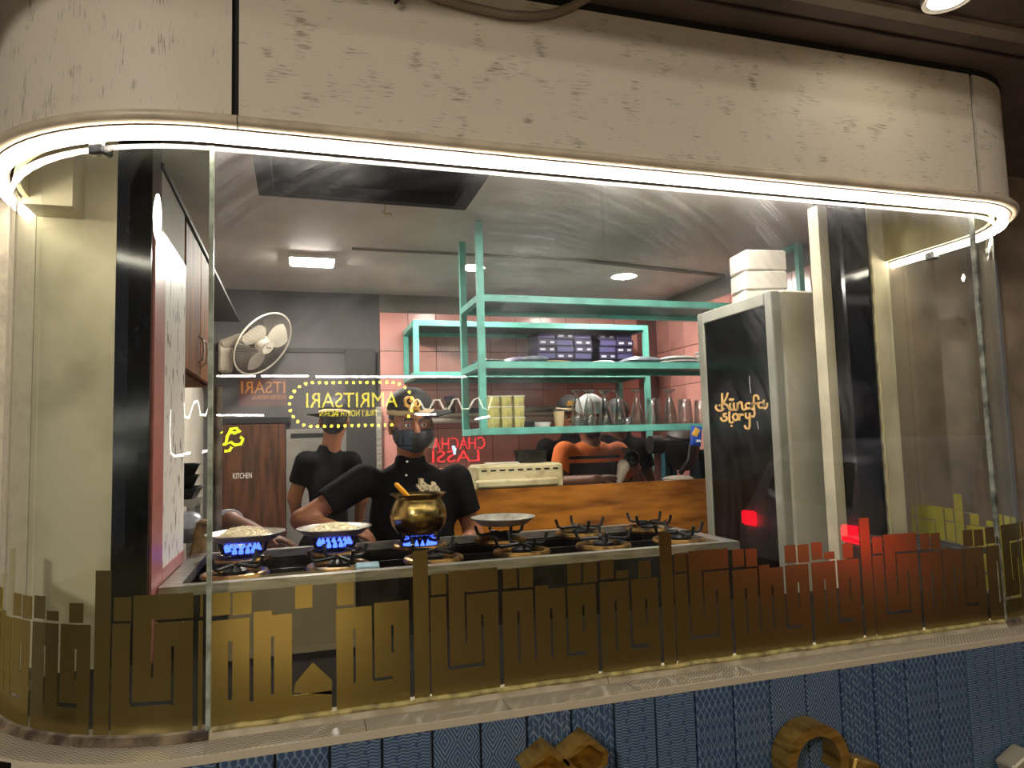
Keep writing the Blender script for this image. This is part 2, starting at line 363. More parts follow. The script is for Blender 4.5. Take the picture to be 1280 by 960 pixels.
# canopy ceiling outside
can = thing('ceiling_canopy', (.8, -.6, 2.51), kind='structure')
b = MB(); sweep(b, 'all', [(.036, 2.507), (.036, 2.522), (.003, 2.522), (.003, 2.507)]); b.build('shadow_gap', M_BLACKGAP, can, True)
b = MB(); b.box(-2.4, 4.4, -.113, .60, 2.522, 2.56); b.build('board', M_SOFFIT, can)
b = MB(); b.box(-2.4, 4.4, -.176, -.115, 2.522, 2.56); b.build('board', M_SOFFIT, can)
b = MB(); b.box(-2.4, 4.4, -.212, -.178, 2.510, 2.56); b.build('ledge', M_SOFFIT2, can)
b = MB(); b.box(-2.4, 4.4, -.34, -.214, 2.522, 2.56); b.build('board', M_SOFFIT, can)
b = MB(); b.tube([(x, -.114, 2.519+.002*math.sin(x*17)) for x in np.linspace(-2.3, 4.3, 60)], .0035, 6)
b.build('wire', mat('brown_wire', (58, 48, 44), .6), None, label='thin dark wire running along the underside of the canopy boards', cat='wire')
M_DL = emit('downlight_glow', (255, 240, 215), E_CANOPY)
def downlight(x, y, z, label, group, r=.05, m=M_DL):
    t = thing('downlight', (x, y, z-.012), label, 'light', group)
    b = MB(); b.lathe([(r, .004), (r+.012, .0), (r+.014, .011), (r, .012)], (x, y, z-.012), 24); b.build('trim_ring', mat('white_metal', (225, 222, 215), .4), t, True)
    b = MB(); b.lathe([(0, 0.003), (r, .003), (r, .009), (0, .009)], (x, y, z-.012), 24); b.build('diffuser', m, t, True); return t
downlight(1.40, -.268, 2.522, 'round canopy downlight beside the pale ledge near the rounded corner', None, .04)
# cable and its shadow at top of the fascia
b = MB(); b.tube([px(488+9*math.cos(t), -3+9*math.sin(t), y=-.05) for t in np.linspace(-2.6, .9, 12)]+[px(505, -9, y=-.05), px(530, -30, y=-.05)], .003, 8)
b.build('cable_loop', mat('black_cable', (12, 12, 12), .5), None, True, label='black cable loop dangling at the top of the fascia', cat='cable')
b = MB(); b.tube([px(u, v, y=-.046) for u, v in ((520, -14), (548, -2), (590, 9), (630, 18), (665, 20), (690, 17), (715, 8), (745, -8))], .0095, 8)  # beige tube following the line of the cable's cast shadow
b.build('cable_shadow', mat('shadow_beige', (140, 126, 110), .6), None, True, label='beige tube standing in for a cable shadow across the top of the fascia', cat='conduit')

# ================================================================== SILL AND LOWER WALL
ZS = 1.03
sill = thing('trim_2', (.8, 0, ZS), kind='structure')
for seg, x0, x1, m in (('left', None, None, M_DIRT), ('front', CLX, .62, M_CEMENT), ('front', .622, 1.30, M_CEMENT), ('front', 1.302, CRX, M_CEMENT), ('right', None, None, M_DIRT)):
    b = MB(); sweep(b, seg, [(-.03, ZS), (.012, ZS), (.012, ZS+.003), (.004, ZS+.014), (-.03, ZS+.014)], x0, x1); b.build('ledge_strip', m, sill, True)
b = MB(); b.tube([(x, -.004+.0008*math.sin(x*31), ZS+.016+.0008*math.sin(x*53+1)) for x in np.linspace(CLX+.005, CRX-.005, 90)], .0055, 6); b.build('putty_bead', M_PUTTY, sill, True)
def sill_piece(seg, x0, x1, m):
    b = MB(); sweep(b, seg, [(.006, ZS-.012), (.074, ZS-.012), (.074, ZS+.001), (.006, ZS+.001)], x0, x1); return b.build('sill_tile', m, sill, True)
for i, x in enumerate(np.linspace(CLX, CRX, 8)[:-1]): sill_piece('front', x, x+(CRX-CLX)/7-.0015, T_SILL[(i % 3) == 0])
sill_piece('left', None, CLX-.001, T_SILL[1]); sill_piece('right', CRX+.001, None, T_SILL[0])
b = MB(); sweep(b, 'all', [(.0745, ZS-.0125), (.0785, ZS-.0125), (.0785, ZS+.0015), (.0745, ZS+.0015)]); b.build('edge_trim', mat('grout_cream', (196, 184, 160), .7), sill, True)
wf = thing('wall_front', (.8, 0, 0), kind='structure')
b = MB(); sweep(b, 'all', [(.066, 0), (.066, ZS-.013), (.02, ZS-.013), (.02, 0)]); b.build('backing', mat('grout_dark', (70, 72, 74), .9), wf, True)
TW, TH = .0922, .6
def tile_meshes():
    d = {}
    for k, m in T_BLUE.items():
        t = MB(); t.cbox((0, 0, 0), (TW-.0045, .012, TH-.003), .002); d[k] = t.mesh('tile', m, (0, 0, 0), False)
    return d
TM = tile_meshes()
seq = ['zigzag', 'zigzag', 'arrow', 'arrow', 'hatch', 'hatch', 'cube', 'cube', 'hatch', 'hatch', 'diamond', 'diamond', 'arrow', 'arrow', 'hatch', 'hatch', 'cube', 'cube', 'diamond', 'diamond', 'arrow', 'arrow', 'cube', 'cube', 'hatch', 'hatch', 'diamond', 'diamond', 'zigzag', 'zigzag']
def put_tile(k, x, y, rz, z=ZS-.012-TH/2):
    for zz in (z, z-TH):
        o = bpy.data.objects.new('tile', TM[k]); COL.objects.link(o); o.parent = wf; o.location = (x-.8, y, zz); o.rotation_euler = (0, 0, rz)
        if zz < z: o.scale.z = .68; o.location.z = z-TH/2-.34*TH
x = -.136-TW/2; i = 6; xs = []
while x < CRX+.03: put_tile(seq[(i-1) % 30], x, -.0715, 0); x += TW; i += 1
ang = .5*TW/(RL+.0715)+.03; j = 5
while ang < math.pi/2: put_tile(seq[(j-1) % 30], CLX-(RL+.0715)*math.sin(ang), RL-(RL+.0715)*math.cos(ang), -ang); ang += TW/(RL+.0715); j -= 1
ang = (x-TW/2-CRX+TW*.5)/(RR+.0715)
while ang < math.pi/2: put_tile(seq[(i-1) % 30], CRX+(RR+.0715)*math.sin(ang), RR-(RR+.0715)*math.cos(ang), ang); ang += TW/(RR+.0715); i += 1

# brass channel letters on the lower wall
def channel(name, poly, parent, y0=-.135, y1=-.082, t=.008):
    """hollow-fronted letter piece; poly = list of (x,z)"""
    c = np.mean(poly, 0); b = MB(); P = np.array(poly); n = len(P)
    inner = P+(c-P)/np.linalg.norm(c-P, axis=1, keepdims=True)*t*1.5
    vs = [(p[0], y0, p[1]) for p in P]+[(p[0], y1, p[1]) for p in P]+[(p[0], y0, p[1]) for p in inner]+[(p[0], y1-.01, p[1]) for p in inner]
    fs = []
    for i in range(n):
        j = (i+1) % n; fs += [(i, j, n+j, n+i), (i, 2*n+i, 2*n+j, j), (2*n+i, 3*n+i, 3*n+j, 2*n+j)]
    fs += [tuple(range(n, 2*n)), tuple(range(3*n, 4*n))]
    b._add(vs, fs); return b.build(name, M_BRASS, parent)
dm = thing('letter_accent', (*px(690, 960, y=-.1)[:2], .8), 'pair of brass diamond dots standing off the blue tile wall', 'sign letter')
for (u, v) in ((688, 957), (737, 944)):
    c = px(u, v, y=-.135); pts = []
    for du, dv in ((-34, 6), (0, -22), (24, -4), (22, 12), (-8, 34)): q = px(u+du, v+dv, y=-.135); pts.append((q[0], q[2]))
    channel('diamond_dot', pts, dm)
lf = thing('sign_letter', (*px(1020, 960, y=-.1)[:2], .75), 'hollow brass script letter with round hooked top on the blue tiles', 'sign letter')
c = px(1024, 955, y=-.135); b = MB(); n = 26; R0, R1 = .078, .055
vs = []
for k in range(n+1):
    t = math.pi*(-.15)+k/n*math.pi*1.5
    for r, y in ((R0, -.135), (R0, -.082), (R1, -.082), (R1, -.135)): vs.append((c[0]+r*math.cos(t), y, c[2]+r*math.sin(t)))
fs = [(k*4+a, k*4+(a+1) % 4, k*4+4+(a+1) % 4, k*4+4+a) for k in range(n) for a in range(4)]; b._add(vs, fs)
b.box(c[0]-.30*R0, c[0]+.02, -.134, -.083, c[2]-.30, c[2]-R0*.9); b.build('letter_body', M_BRASS, lf, True)
b = MB(); q = px(1085, 962, y=-.135); b.cbox((q[0], -.108, q[2]), (.07, .05, .03), .004, Matrix.Rotation(math.radians(20), 3, 'Y')); b.build('cross_stroke', M_BRASS, lf)
b = MB(); q = px(1275, 962, y=-.13); b.cbox((q[0]+.02, -.108, q[2]), (.07, .05, .05), .004, Matrix.Rotation(math.radians(-25), 3, 'Y'))
b.build('sign_letter', mat('pale_brass', (205, 195, 170), .4, .6), None, label='pale corner of a raised letter at the far end of the tile wall', cat='sign letter')

# ================================================================== GLASS PANES with gold vinyl
win = thing('window_1', (.8, 0, 1.037), kind='structure')
ZG0, ZG1 = 1.037, 2.128
def pane(seg, x0, x1, m, name='pane'):
    b = MB(); sweep(b, seg, [(0, ZG0), (0, ZG1), (-.010, ZG1), (-.010, ZG0)], x0, x1); return b.build(name, m, win, True)
p_l = pane('left', None, CLX-.006, M_GLASSC, 'curved_pane'); p_f = pane('front', CLX+.001, 1.754, M_GLASS); p_r = pane('right', 1.759, None, M_GLASSC, 'curved_pane')
b = MB(); b.box(CLX-.0065, CLX+.0015, -.0015, .0115, ZG0, ZG1); b.build('silicone_joint', M_GEDGE, win)
b = MB(); b.box(1.7535, 1.7595, -.0015, .0115, ZG0, ZG1); b.build('silicone_joint', mat('dark_joint', (60, 64, 56), .4, rgb2=(150, 152, 138), scale=24), win)
for (u, v, s, nm) in ((145, 184, .03, 'L'), (1172, 324, .03, 'R')):
    c = (-.36, .043, 2.118) if nm == 'L' else (2.014, .36, 2.12)
    b = MB(); b.cbox(c, (.034, .03, .026), .004, Matrix.Rotation(.45 if nm == 'L' else 1.5, 3, 'Z').transposed()); b.build('glass_clamp', mat('chrome', (200, 200, 200), .2, 1., rgb2=(110, 110, 115), scale=60), win)
def film_material():
    m = bpy.data.materials.new('gold_vinyl'); m.use_nodes = True; nt = m.node_tree; nt.nodes.clear(); L = nt.links
    o = nn(nt, 'ShaderNodeOutputMaterial'); g = nn(nt, 'ShaderNodeBsdfAnisotropic') if False else nn(nt, 'ShaderNodeBsdfGlossy')
    tc = nn(nt, 'ShaderNodeTexCoord'); nz = nn(nt, 'ShaderNodeTexNoise'); nz.inputs['Scale'].default_value = 5; L.new(tc.outputs['Object'], nz.inputs['Vector'])
    g.inputs[0].default_value = (*s2l((190, 172, 116)), 1); L.new(math_node(nt, 'MULTIPLY_ADD', nz.outputs['Fac'], .10, .17), g.inputs['Roughness'])
    d = nn(nt, 'ShaderNodeBsdfDiffuse'); d.inputs[0].default_value = (*s2l((104, 88, 40)), 1); t = nn(nt, 'ShaderNodeBsdfTranslucent'); t.inputs[0].default_value = (*s2l((112, 100, 44)), 1)
    m1 = nn(nt, 'ShaderNodeMixShader'); m1.inputs[0].default_value = .5; L.new(d.outputs[0], m1.inputs[1]); L.new(t.outputs[0], m1.inputs[2])
    m2 = nn(nt, 'ShaderNodeMixShader'); m2.inputs[0].default_value = .62; L.new(m1.outputs[0], m2.inputs[1]); L.new(g.outputs[0], m2.inputs[2]); L.new(m2.outputs[0], o.inputs[0]); return m
M_FILM = film_material(); M_FILMB = mat('vinyl_back_yellow', (176, 158, 40), .6)
def plan(s):
    """point on the outer glass face at arc coordinate s (s = x on the flat part), and outward normal"""
    if s < CLX:
        a = (CLX-s)/RL
        if a > math.pi/2: return (XL, RL+(a-math.pi/2)*RL), (-1, 0)
        return (CLX-RL*math.sin(a), RL-RL*math.cos(a)), (-math.sin(a), -math.cos(a))
    if s > CRX:
        a = (s-CRX)/RR
        if a > math.pi/2: return (XR, RR+(a-math.pi/2)*RR), (1, 0)
        return (CRX+RR*math.sin(a), RR-RR*math.cos(a)), (math.sin(a), -math.cos(a))
    return (s, 0), (0, -1)
def film(add, cut, parent, shift=0., clip=None, cham=None):
    """union of add rects minus cut rects, in glass coordinates (s0,s1,z0,z1); one piece of vinyl"""
    add = [(a[0]+shift, a[1]+shift, a[2], a[3]) for a in add]; cut = [(a[0]+shift, a[1]+shift, a[2], a[3]) for a in cut]
    if clip: add = [(max(a[0], clip[0]), min(a[1], clip[1]), a[2], a[3]) for a in add]; add = [a for a in add if a[1]-a[0] > .002]
    if not add: return
    S = sorted({v for a in add+cut for v in a[:2]}); lo = min(a[0] for a in add); hi = max(a[1] for a in add); S = [v for v in S if lo <= v <= hi]
    if lo < CLX or hi > CRX:
        T = []
        for a, c in zip(S[:-1], S[1:]): k = max(1, int((c-a)/.02)); T += list(np.linspace(a, c, k+1)[:-1])
        S = T+[S[-1]]
    Z = sorted({v for a in add+cut for v in a[2:]}); zl = min(a[2] for a in add); zh = max(a[3] for a in add); Z = [v for v in Z if zl <= v <= zh]
    b = MB(); idx = {}
    def vid(i, k, side):
        if (i, k, side) not in idx:
            (x, y), n = plan(S[i]); o = (.0012, .0004)[side]; idx[(i, k, side)] = len(b.v); b.v.append((x+n[0]*o, y+n[1]*o, Z[k]))
        return idx[(i, k, side)]
    ins = lambda i, k: 0 <= i < len(S)-1 and 0 <= k < len(Z)-1 and any(a[0] < (S[i]+S[i+1])/2 < a[1] and a[2] < (Z[k]+Z[k+1])/2 < a[3] for a in add) and not any(a[0] < (S[i]+S[i+1])/2 < a[1] and a[2] < (Z[k]+Z[k+1])/2 < a[3] for a in cut)
    for i in range(len(S)-1):
        for k in range(len(Z)-1):
            if not ins(i, k): continue
            b.f.append((vid(i, k, 0), vid(i+1, k, 0), vid(i+1, k+1, 0), vid(i, k+1, 0))); b.mi.append(0)
            b.f.append((vid(i, k, 1), vid(i, k+1, 1), vid(i+1, k+1, 1), vid(i+1, k, 1))); b.mi.append(1)
            for (di, dk, e) in ((-1, 0, ((i, k), (i, k+1))), (1, 0, ((i+1, k+1), (i+1, k))), (0, -1, ((i+1, k), (i, k))), (0, 1, ((i, k+1), (i+1, k+1)))):
                if not ins(i+di, k+dk):
                    p, q = e; b.f.append((vid(*p, 0), vid(*q, 0), vid(*q, 1), vid(*p, 1))); b.mi.append(0)
    if b.f: b.build('vinyl_shape', [M_FILM, M_FILMB], parent, True)
ZB = 1.048
def rp(u0, u1, v0, v1=None):
    """px rect -> glass rect; v1=None: down to the base"""
    bv = 912-.134*((u0+u1)/2-262); vv = bv if v1 is None else v1
    m = (v0+vv)/2; uc = (u0+u1)/2
    return (px(u0, m, y=0)[0], px(u1, m, y=0)[0], ZB if v1 is None else px(uc, v1, y=0)[2], px(uc, v0, y=0)[2])
PIECES = [   # one repeat of the kufic pattern: (adds, cuts)
    ([rp(517, 536, 688)], []),
    ([rp(538.6, 558, 716.5, 743)], []),
    ([rp(538.6, 558.5, 746), rp(558, 623.5, 711.5)], [rp(558, 561.3, 700, 835), rp(561, 605, 830, 835), rp(581, 623.6, 738.5, 741.5), rp(581, 583.5, 739, 804), rp(602, 605, 768, 834)]),
    ([rp(628.6, 646, 710.5, 735)], []), ([rp(649, 666, 709.5, 734.5)], []),
    ([rp(629, 668, 738), rp(668, 687, 732), rp(687, 708, 735), rp(708, 746.5, 731)], [rp(647, 650, 764, 827), rp(667, 669.6, 725, 825), rp(688, 691, 760, 822), rp(707, 710, 725, 820), rp(710, 733, 815, 819.5), rp(728, 730.5, 756, 789)]),
    ([rp(709, 726, 704, 729)], []), ([rp(729, 746, 703, 728)], []),
    ([rp(750, 766.4, 699.6, 724)], []), ([rp(769.5, 785, 713, 723)], []), ([rp(797.5, 813, 701, 721.5)], []),
    ([rp(751, 787, 726.6), rp(787, 824, 723)], [rp(769, 771.5, 751, 813), rp(787, 790, 715, 811), rp(790, 812.5, 804.6, 810), rp(806.6, 809, 748, 780)]),
]
PER = px(835, 760, y=0)[0]-px(526.5, 770, y=0)[0]
for k in range(2):
    for a, c in PIECES: film(a, c, p_f, k*PER)
for a, c in PIECES:     # last stretch before the corner joint
    film(a, c, p_f, 2*PER, clip=(-9, 1.752))
LEFT = [([rp(265, 288, 741, 769)], []), ([rp(291, 314.5, 740, 768)], []),
        ([rp(264, 313, 774), rp(313, 340, 764), rp(340, 365, 767.5), rp(365, 415, 866)], [rp(285, 290.4, 801, 875), rp(312, 317, 750, 877), rp(338.5, 342.6, 795.6, 867.6)]),
        ([rp(369, 390.5, 731, 760)], []), ([rp(421, 442, 728, 756)], []),
        ([rp(420.5, 466, 759), rp(466, 512, 752)], [rp(441.5, 444.6, 785.5, 853.5), rp(465, 468, 745, 850), rp(468, 491, 846, 850.5), rp(489, 492, 781, 816)])]
for a, c in LEFT: film(a, c, p_f)
hp = MB(); hp.prism([px(u, v, y=-.0012) for u, v in ((369, 854), (391, 828), (415, 850), (415, 868), (367, 866))], (0, .0008, 0)); hp.build('vinyl_shape', M_FILM, p_f)
sh = -.36-PIECES[0][0][0][0]
for a, c in PIECES:
    film(a, c, p_l, sh, clip=(-9, CLX-.012)); film(a, c, p_l, sh-PER, clip=(CLX-RL*math.pi/2-.06, 9))
    film(a, c, p_r, 3*PER-.16, clip=(1.765, CRX+RR*math.pi/2+.25)); film(a, c, p_r, 4*PER-.16, clip=(1.765, CRX+RR*math.pi/2+.25)); film(a, c, p_r, 2*PER-.16, clip=(1.765, CRX+RR*math.pi/2+.25))

# ================================================================== FACADE WALL WITH THE KITCHEN OPENING
OX0, OX1 = -.365, 1.80
fw = thing('wall_front_left', (-.6, WY, 0), kind='structure')
b = MB(); b.box(XL+.001, -.447, WY, WY+.12, 0, 2.52); b.build('pillar', M_PLASTER, fw)
b = MB(); b.box(-2.2, XL-.001, WY, WY+.12, 0, 2.56); b.build('outer_wall', M_PLASTER_OUT, fw)
b = MB(); b.box(-.447, OX0, WY-.006, WY+.12, 0, 2.52); b.build('granite_jamb', M_GRANITE, fw)
b = MB(); b.box(-.452, -.446, WY-.008, WY-.001, 0, 2.5); b.build('edge_bead', M_PLASTER, fw)
b = MB(); b.box(XL+.001, -.52, WY-.10, WY-.001, 2.135, 2.30); b.build('bracket_block', M_PLASTER, fw)
fr = thing('wall_front_right', (2, WY, 0), kind='structure')
b = MB(); b.box(OX1+.02, 1.872, WY-.012, WY+.12, 0, 2.52); b.build('granite_jamb', M_GRANITE, fr)
b = MB(); b.box(1.874, 1.936, WY-.006, WY+.12, 0, 2.52); b.build('granite_jamb', M_GRANITE, fr)
b = MB(); b.box(1.95, XR-.001, WY-.002, WY+.12, 0, 2.52); b.build('pillar', M_PLASTER, fr)
b = MB(); b.box(XR+.001, 4.6, WY, WY+.12, 0, 2.56); b.build('outer_wall', M_PLASTER_GREY, fr)
b = MB(); b.tube([(1.943+.002*math.sin(z*90), WY-.01, z) for z in np.arange(.4, 2.5, .006)], .0065, 6); b.build('rope_bead', mat('rope_cream', (200, 188, 150), .8), fr, True)
b = MB(); b.box(OX1-.022, OX1+.018, WY+.05, WY+.10, 0, 2.36); b.build('cream_post', mat('cream_post', (208, 198, 172), .55, var=.1, scale=8), fr)
b = MB(); b.box(-.447, OX1+.12, WY+.03, WY+.12, 2.40, 2.59); b.build('wall_front_head', mat('head_grey', (96, 88, 84), .8), None, kind='structure')
b = MB(); b.box(OX0, OX1+.02, WY-.4, WY+.04, 0, .98); b.build('wall_front_inner', mat('inner_grey', (90, 86, 80), .8), None, kind='structure')

# ================================================================== KITCHEN SHELL
KX0, KX1, KY0, KY1, KZ0, KZ1 = -.60, 2.72, WY+.12, 3.5, .1, 2.6
M_GREYW = mat('grey_wall', (124, 116, 108), .75, var=.18, scale=3)
M_CEIL = mat('ceiling_paint', (212, 203, 197), .6, var=.12, scale=2)
M_PINK = mat('pink_tile', (218, 152, 142), .22, var=.08, scale=3, spec=.5)
M_GROUT = mat('pink_grout', (120, 78, 74), .9)
M_TEAL = mat('teal_paint', (112, 194, 180), .4, var=.12, scale=12)
M_STEEL = mat('steel', (198, 194, 186), .3, .75, rgb2=(150, 146, 138), scale=10, stretch=(1, 6, 6))
M_STEELD = mat('grimy_steel', (70, 68, 64), .35, .9, rgb2=(40, 36, 32), scale=9)
M_IRON = mat('black_iron', (24, 22, 22), .5, .4)
M_WHITE = mat('white_plastic', (225, 222, 214), .4)
M_DARK = mat('dark_plastic', (22, 22, 24), .4)
b = MB(); b.box(KX0-.1, KX1+.1, WY-.02, KY1+.1, 0, KZ0); b.build('floor', mat('kitchen_floor', (150, 144, 138), .5), None, kind='structure')
b = MB(); b.box(KX0-.1, KX1+.1, KY0, KY1+.1, KZ1, KZ1+.1); b.build('ceiling', M_CEIL, None, kind='structure')
wl = thing('wall_left', (KX0, 2, 0), kind='structure')
b = MB(); b.box(KX0-.1, KX0, KY0, KY1, KZ0, KZ1); b.build('plaster', mat('left_wall_paint', (176, 166, 154), .75, var=.12, scale=3), wl)
b = MB(); b.box(KX0, OX0-.003, KY0+.001, 1.09, KZ0, 2.33); b.build('end_pier', mat('pier_beige', (150, 138, 126), .7), wl)
b = MB(); b.box(KX0, OX0+.004, KY0+.001, 3.2, 2.33, 2.345); b.build('dark_cornice', mat('cornice_dark', (40, 34, 34), .6), wl)
M_PINKE = mat('pink_edge', (178, 104, 98), .35, var=.1, scale=20)
b = MB(); b.box(OX0, OX0+.005, WY+.02, .715, .9, 2.15); b.build('pink_edge_strip', M_PINKE, wl)
b = MB(); b.box(OX0-.003, OX0+.006, .715, 1.09, 1.19, 1.225); b.build('pink_base_strip', M_PINKE, wl)
m = mat('veined_white_panel', (226, 218, 210), .4, rgb2=(60, 52, 50), scale=30, lo=.60, hi=.63, stretch=(1, 1.3, .4))
b = MB(); b.box(OX0-.003, OX0+.003, .717, 1.085, 1.225, 2.155); b.build('veined_panel', m, wl)
wb = thing('wall_back', (1, KY1, 0), kind='structure')
b = MB(); b.box(KX0-.1, KX1+.1, KY1, KY1+.1, KZ0, KZ1); b.build('plaster', M_GREYW, wb)
b = MB(); b.box(KX0, .535, KY1-.004, KY1-.001, KZ0, KZ1-.001); b.build('dark_paint', mat('dark_grey_paint', (84, 80, 80), .75, var=.15, scale=3), wb)
b = MB(); b.box(.30, .50, KY1-.05, KY1-.001, KZ0, 2.2); b.build('dark_column', mat('column_dark', (52, 48, 46), .7), wb)
b = MB(); b.box(.50, .535, KY1-.06, KY1-.001, KZ0, 1.8); b.build('steel_post', M_STEEL, wb)
b = MB(); b.box(KX0, .5, KY1-.012, KY1-.001, 2.18, 2.21); b.build('dark_band', mat('column_dark', (70, 64, 60)), wb)
b = MB(); b.box(.536, KX1, KY1-.004, KY1-.001, .95, 2.47); b.build('grout', M_GROUT, wb)
tw, th = .2005, .276
t = MB(); t.cbox((0, 0, 0), (tw-.004, .008, th-.004), .0015); tm = t.mesh('tile', M_PINK, (0, 0, 0), False)
for r in range(5):
    for c in range(11):
        xx = .536+tw*(c+.5)
        if xx+tw/2 > KX1+.02: continue
        o = bpy.data.objects.new('tile', tm); COL.objects.link(o); o.parent = wb; o.location = (xx-1, -.008, 2.47-th*(r+.5)); o.rotation_euler = (random.uniform(-.006, .006), 0, random.uniform(-.006, .006))
wr = thing('wall_right', (KX1, 2, 0), kind='structure')
b = MB(); b.box(KX1, KX1+.1, KY0, KY1, KZ0, KZ1); b.build('plaster', M_GREYW, wr)
b = MB(); b.box(KX1-.004, KX1-.001, KY0+.1, KY1, .95, 2.47); b.build('grout', M_GROUT, wr)
t = MB(); t.cbox((0, 0, 0), (.008, tw-.004, th-.004), .0015); tm2 = t.mesh('tile', M_PINK, (0, 0, 0), False)
for r in range(5):
    for c in range(12):
        o = bpy.data.objects.new('tile', tm2); COL.objects.link(o); o.parent = wr; o.location = (-.008, KY1-.012-tw*(c+.5)-2, 2.47-th*(r+.5)); o.rotation_euler = (0, random.uniform(-.006, .006), random.uniform(-.006, .006))
# kitchen door with lettering
dr = thing('door_1', (-.3, KY1-.03, KZ0), kind='structure')
M_DOOR = mat('door_wood', (84, 50, 30), .4, rgb2=(50, 28, 18), scale=6, stretch=(6, 6, .7))
b = MB(); b.cbox((-.308, KY1-.03, (KZ0+1.70)/2), (.43, .04, 1.6), .004); b.build('leaf', M_DOOR, dr)
b = MB(); b.box(-.545, -.06, KY1-.055, KY1-.005, 1.702, 1.74); b.build('door_frame', M_DARK, dr)
c = px(303, 595, y=KY1-.052)
text('lettering', 'KITCHEN', .052, Matrix.Translation(c) @ Matrix.Rotation(math.pi/2, 4, 'X'), mat('letter_white', (220, 216, 205), .5), dr, .002, .115)
b = MB(); b.box(-.09, .30, KY1-.03, KY1-.006, KZ0, 1.66); b.build('panel_grey', mat('panel_grey', (118, 113, 106), .5, var=.15, scale=4), wb)
b = MB(); b.box(-.06, .17, KY1-.032, KY1-.028, 1.60, 1.63); b.build('panel_edge', M_DARK, wb)

# ceiling lights, hood, conduit
M_KL = emit('kitchen_light', (255, 248, 238), E_KITCHEN)
downlight(.997, 2.609, KZ1, 'round ceiling light beside the teal hanging shelf post', 'kitchen ceiling lights', .07, M_KL)
downlight(2.027, 2.649, KZ1, 'round ceiling light over the navy box shelf', 'kitchen ceiling lights', .075, M_KL)
downlight(.82, .93, KZ1, 'added out-of-view ceiling light brightening the middle of the range', 'kitchen ceiling lights', .07, M_KL); downlight(1.55, .95, KZ1, 'added out-of-view ceiling light brightening the space between range and fridge', 'kitchen ceiling lights', .07, M_KL)  # two unseen ceiling lights added to brighten the range
t = thing('panel_light', (.067, 2.6, KZ1-.03), 'square ceiling light panel glaring over the man turned away', 'light', 'kitchen ceiling lights')
b = MB(); b.cbox((.067, 2.6, KZ1-.012), (.25, .20, .022), .003); b.build('housing', M_WHITE, t)
b = MB(); b.cbox((.067, 2.6, KZ1-.0255), (.22, .17, .004)); b.build('diffuser', M_KL, t)
M_HOOD = mat('hood_black', (12, 10, 14), .6, rgb2=(22, 18, 24), scale=6, spec=.15)
hood = thing('exhaust_hood', (.22, .9, 2.42), 'black exhaust hood hanging from the ceiling above the stove', 'exhaust hood')
b = MB(); X0, X1, Y0, Y1 = -.135, .60, .70, 1.10
for q in ((X0, X0+.05, Y0, Y1), (X1-.05, X1, Y0, Y1), (X0+.05, X1-.05, Y0, Y0+.04), (X0+.05, X1-.05, Y1-.04, Y1)): b.box(*q, 2.42, KZ1-.001)
b.build('frame', M_HOOD, hood)
b = MB(); b.box(X0+.05, X1-.05, Y0+.04, Y1-.04, 2.46, 2.47); b.build('filter_panel', mat('filter_dark', (9, 8, 11), .7, spec=.1), hood)
b = MB(); b.tube([px(u, v, z=KZ1-.012) for u, v in ((440, 311), (720, 325))], .008, 6); b.tube([px(u, v, z=KZ1-.012) for u, v in ((720, 325), (905, 345))], .011, 6)
b.build('ceiling_conduit', mat('conduit_grey', (128, 118, 110), .5), None, True, label='thin conduit pipe crossing the kitchen ceiling', cat='conduit')
c = px(478, 264, z=2.43); b = MB(); b.tube([c, c+np.array([.012, 0, -.012]), c+np.array([.03, 0, -.006]), c+np.array([.035, 0, -.02])], .003, 6); b.tube([c+np.array([.01, .0, -.01]), (c[0]+.01, c[1], KZ1)], .002, 5)
b.build('ceiling_hook', mat('brass_hook', (190, 170, 110), .4, .5), None, True, label='small brass hook hanging behind the black exhaust hood', cat='hook')

# ================================================================== STOVE
SX0, SX1, SY0, SY1, SZ = -.355, 1.405, .635, 1.235, 1.19
st = thing('gas_stove', ((SX0+SX1)/2, .93, KZ0), 'long steel gas range with two rows of ring burners behind the glass', 'stove')
b = MB(); b.box(SX0, SX1, SY0, SY0+.012, .55, SZ-.026); b.build('front_panel', M_STEELD, st)
b = MB(); b.box(SX0, SX0+.012, SY0+.012, SY1-.012, .55, SZ-.026); b.build('side_panel', M_STEELD, st)
b = MB(); b.box(SX1-.012, SX1, SY0+.012, SY1-.012, .55, SZ-.026); b.build('side_panel', M_STEELD, st)
b = MB(); b.box(SX0, SX1, SY1-.012, SY1, .55, SZ-.026); b.build('rear_panel', M_STEELD, st)
for q in ((SX0, SX1, SY0, SY0+.035), (SX0, SX1, SY1-.035, SY1), (SX0, SX0+.05, SY0+.035, SY1-.035), (SX1-.05, SX1, SY0+.035, SY1-.035)):
    b = MB(); b.box(*q, SZ-.026, SZ); b.build('rim', M_STEEL, st)
for y in (.72, .97, 1.18): b = MB(); b.box(SX0+.05, SX1-.05, y, y+.014, SZ-.05, SZ-.03); b.build('rail', M_STEELD, st)
b = MB(); b.box(SX0+.012, SX1-.012, SY0+.012, SY1-.012, SZ-.12, SZ-.11); b.build('drip_tray', mat('oily_tray', (70, 44, 24), .25, .6, rgb2=(24, 18, 14), scale=8), st)
for x in (SX0+.03, SX1-.03):
    for y in (SY0+.03, SY1-.03): b = MB(); b.box(x-.02, x+.02, y-.018, y+.018, KZ0, .55); b.build('leg', M_STEEL, st)
M_RING = mat('burnt_brass_ring', (150, 112, 58), .35, .85, rgb2=(44, 34, 28), scale=18, lo=.42, hi=.62)
BX = [-.184+.2945*k for k in range(6)]; FY, RY = .825, 1.085
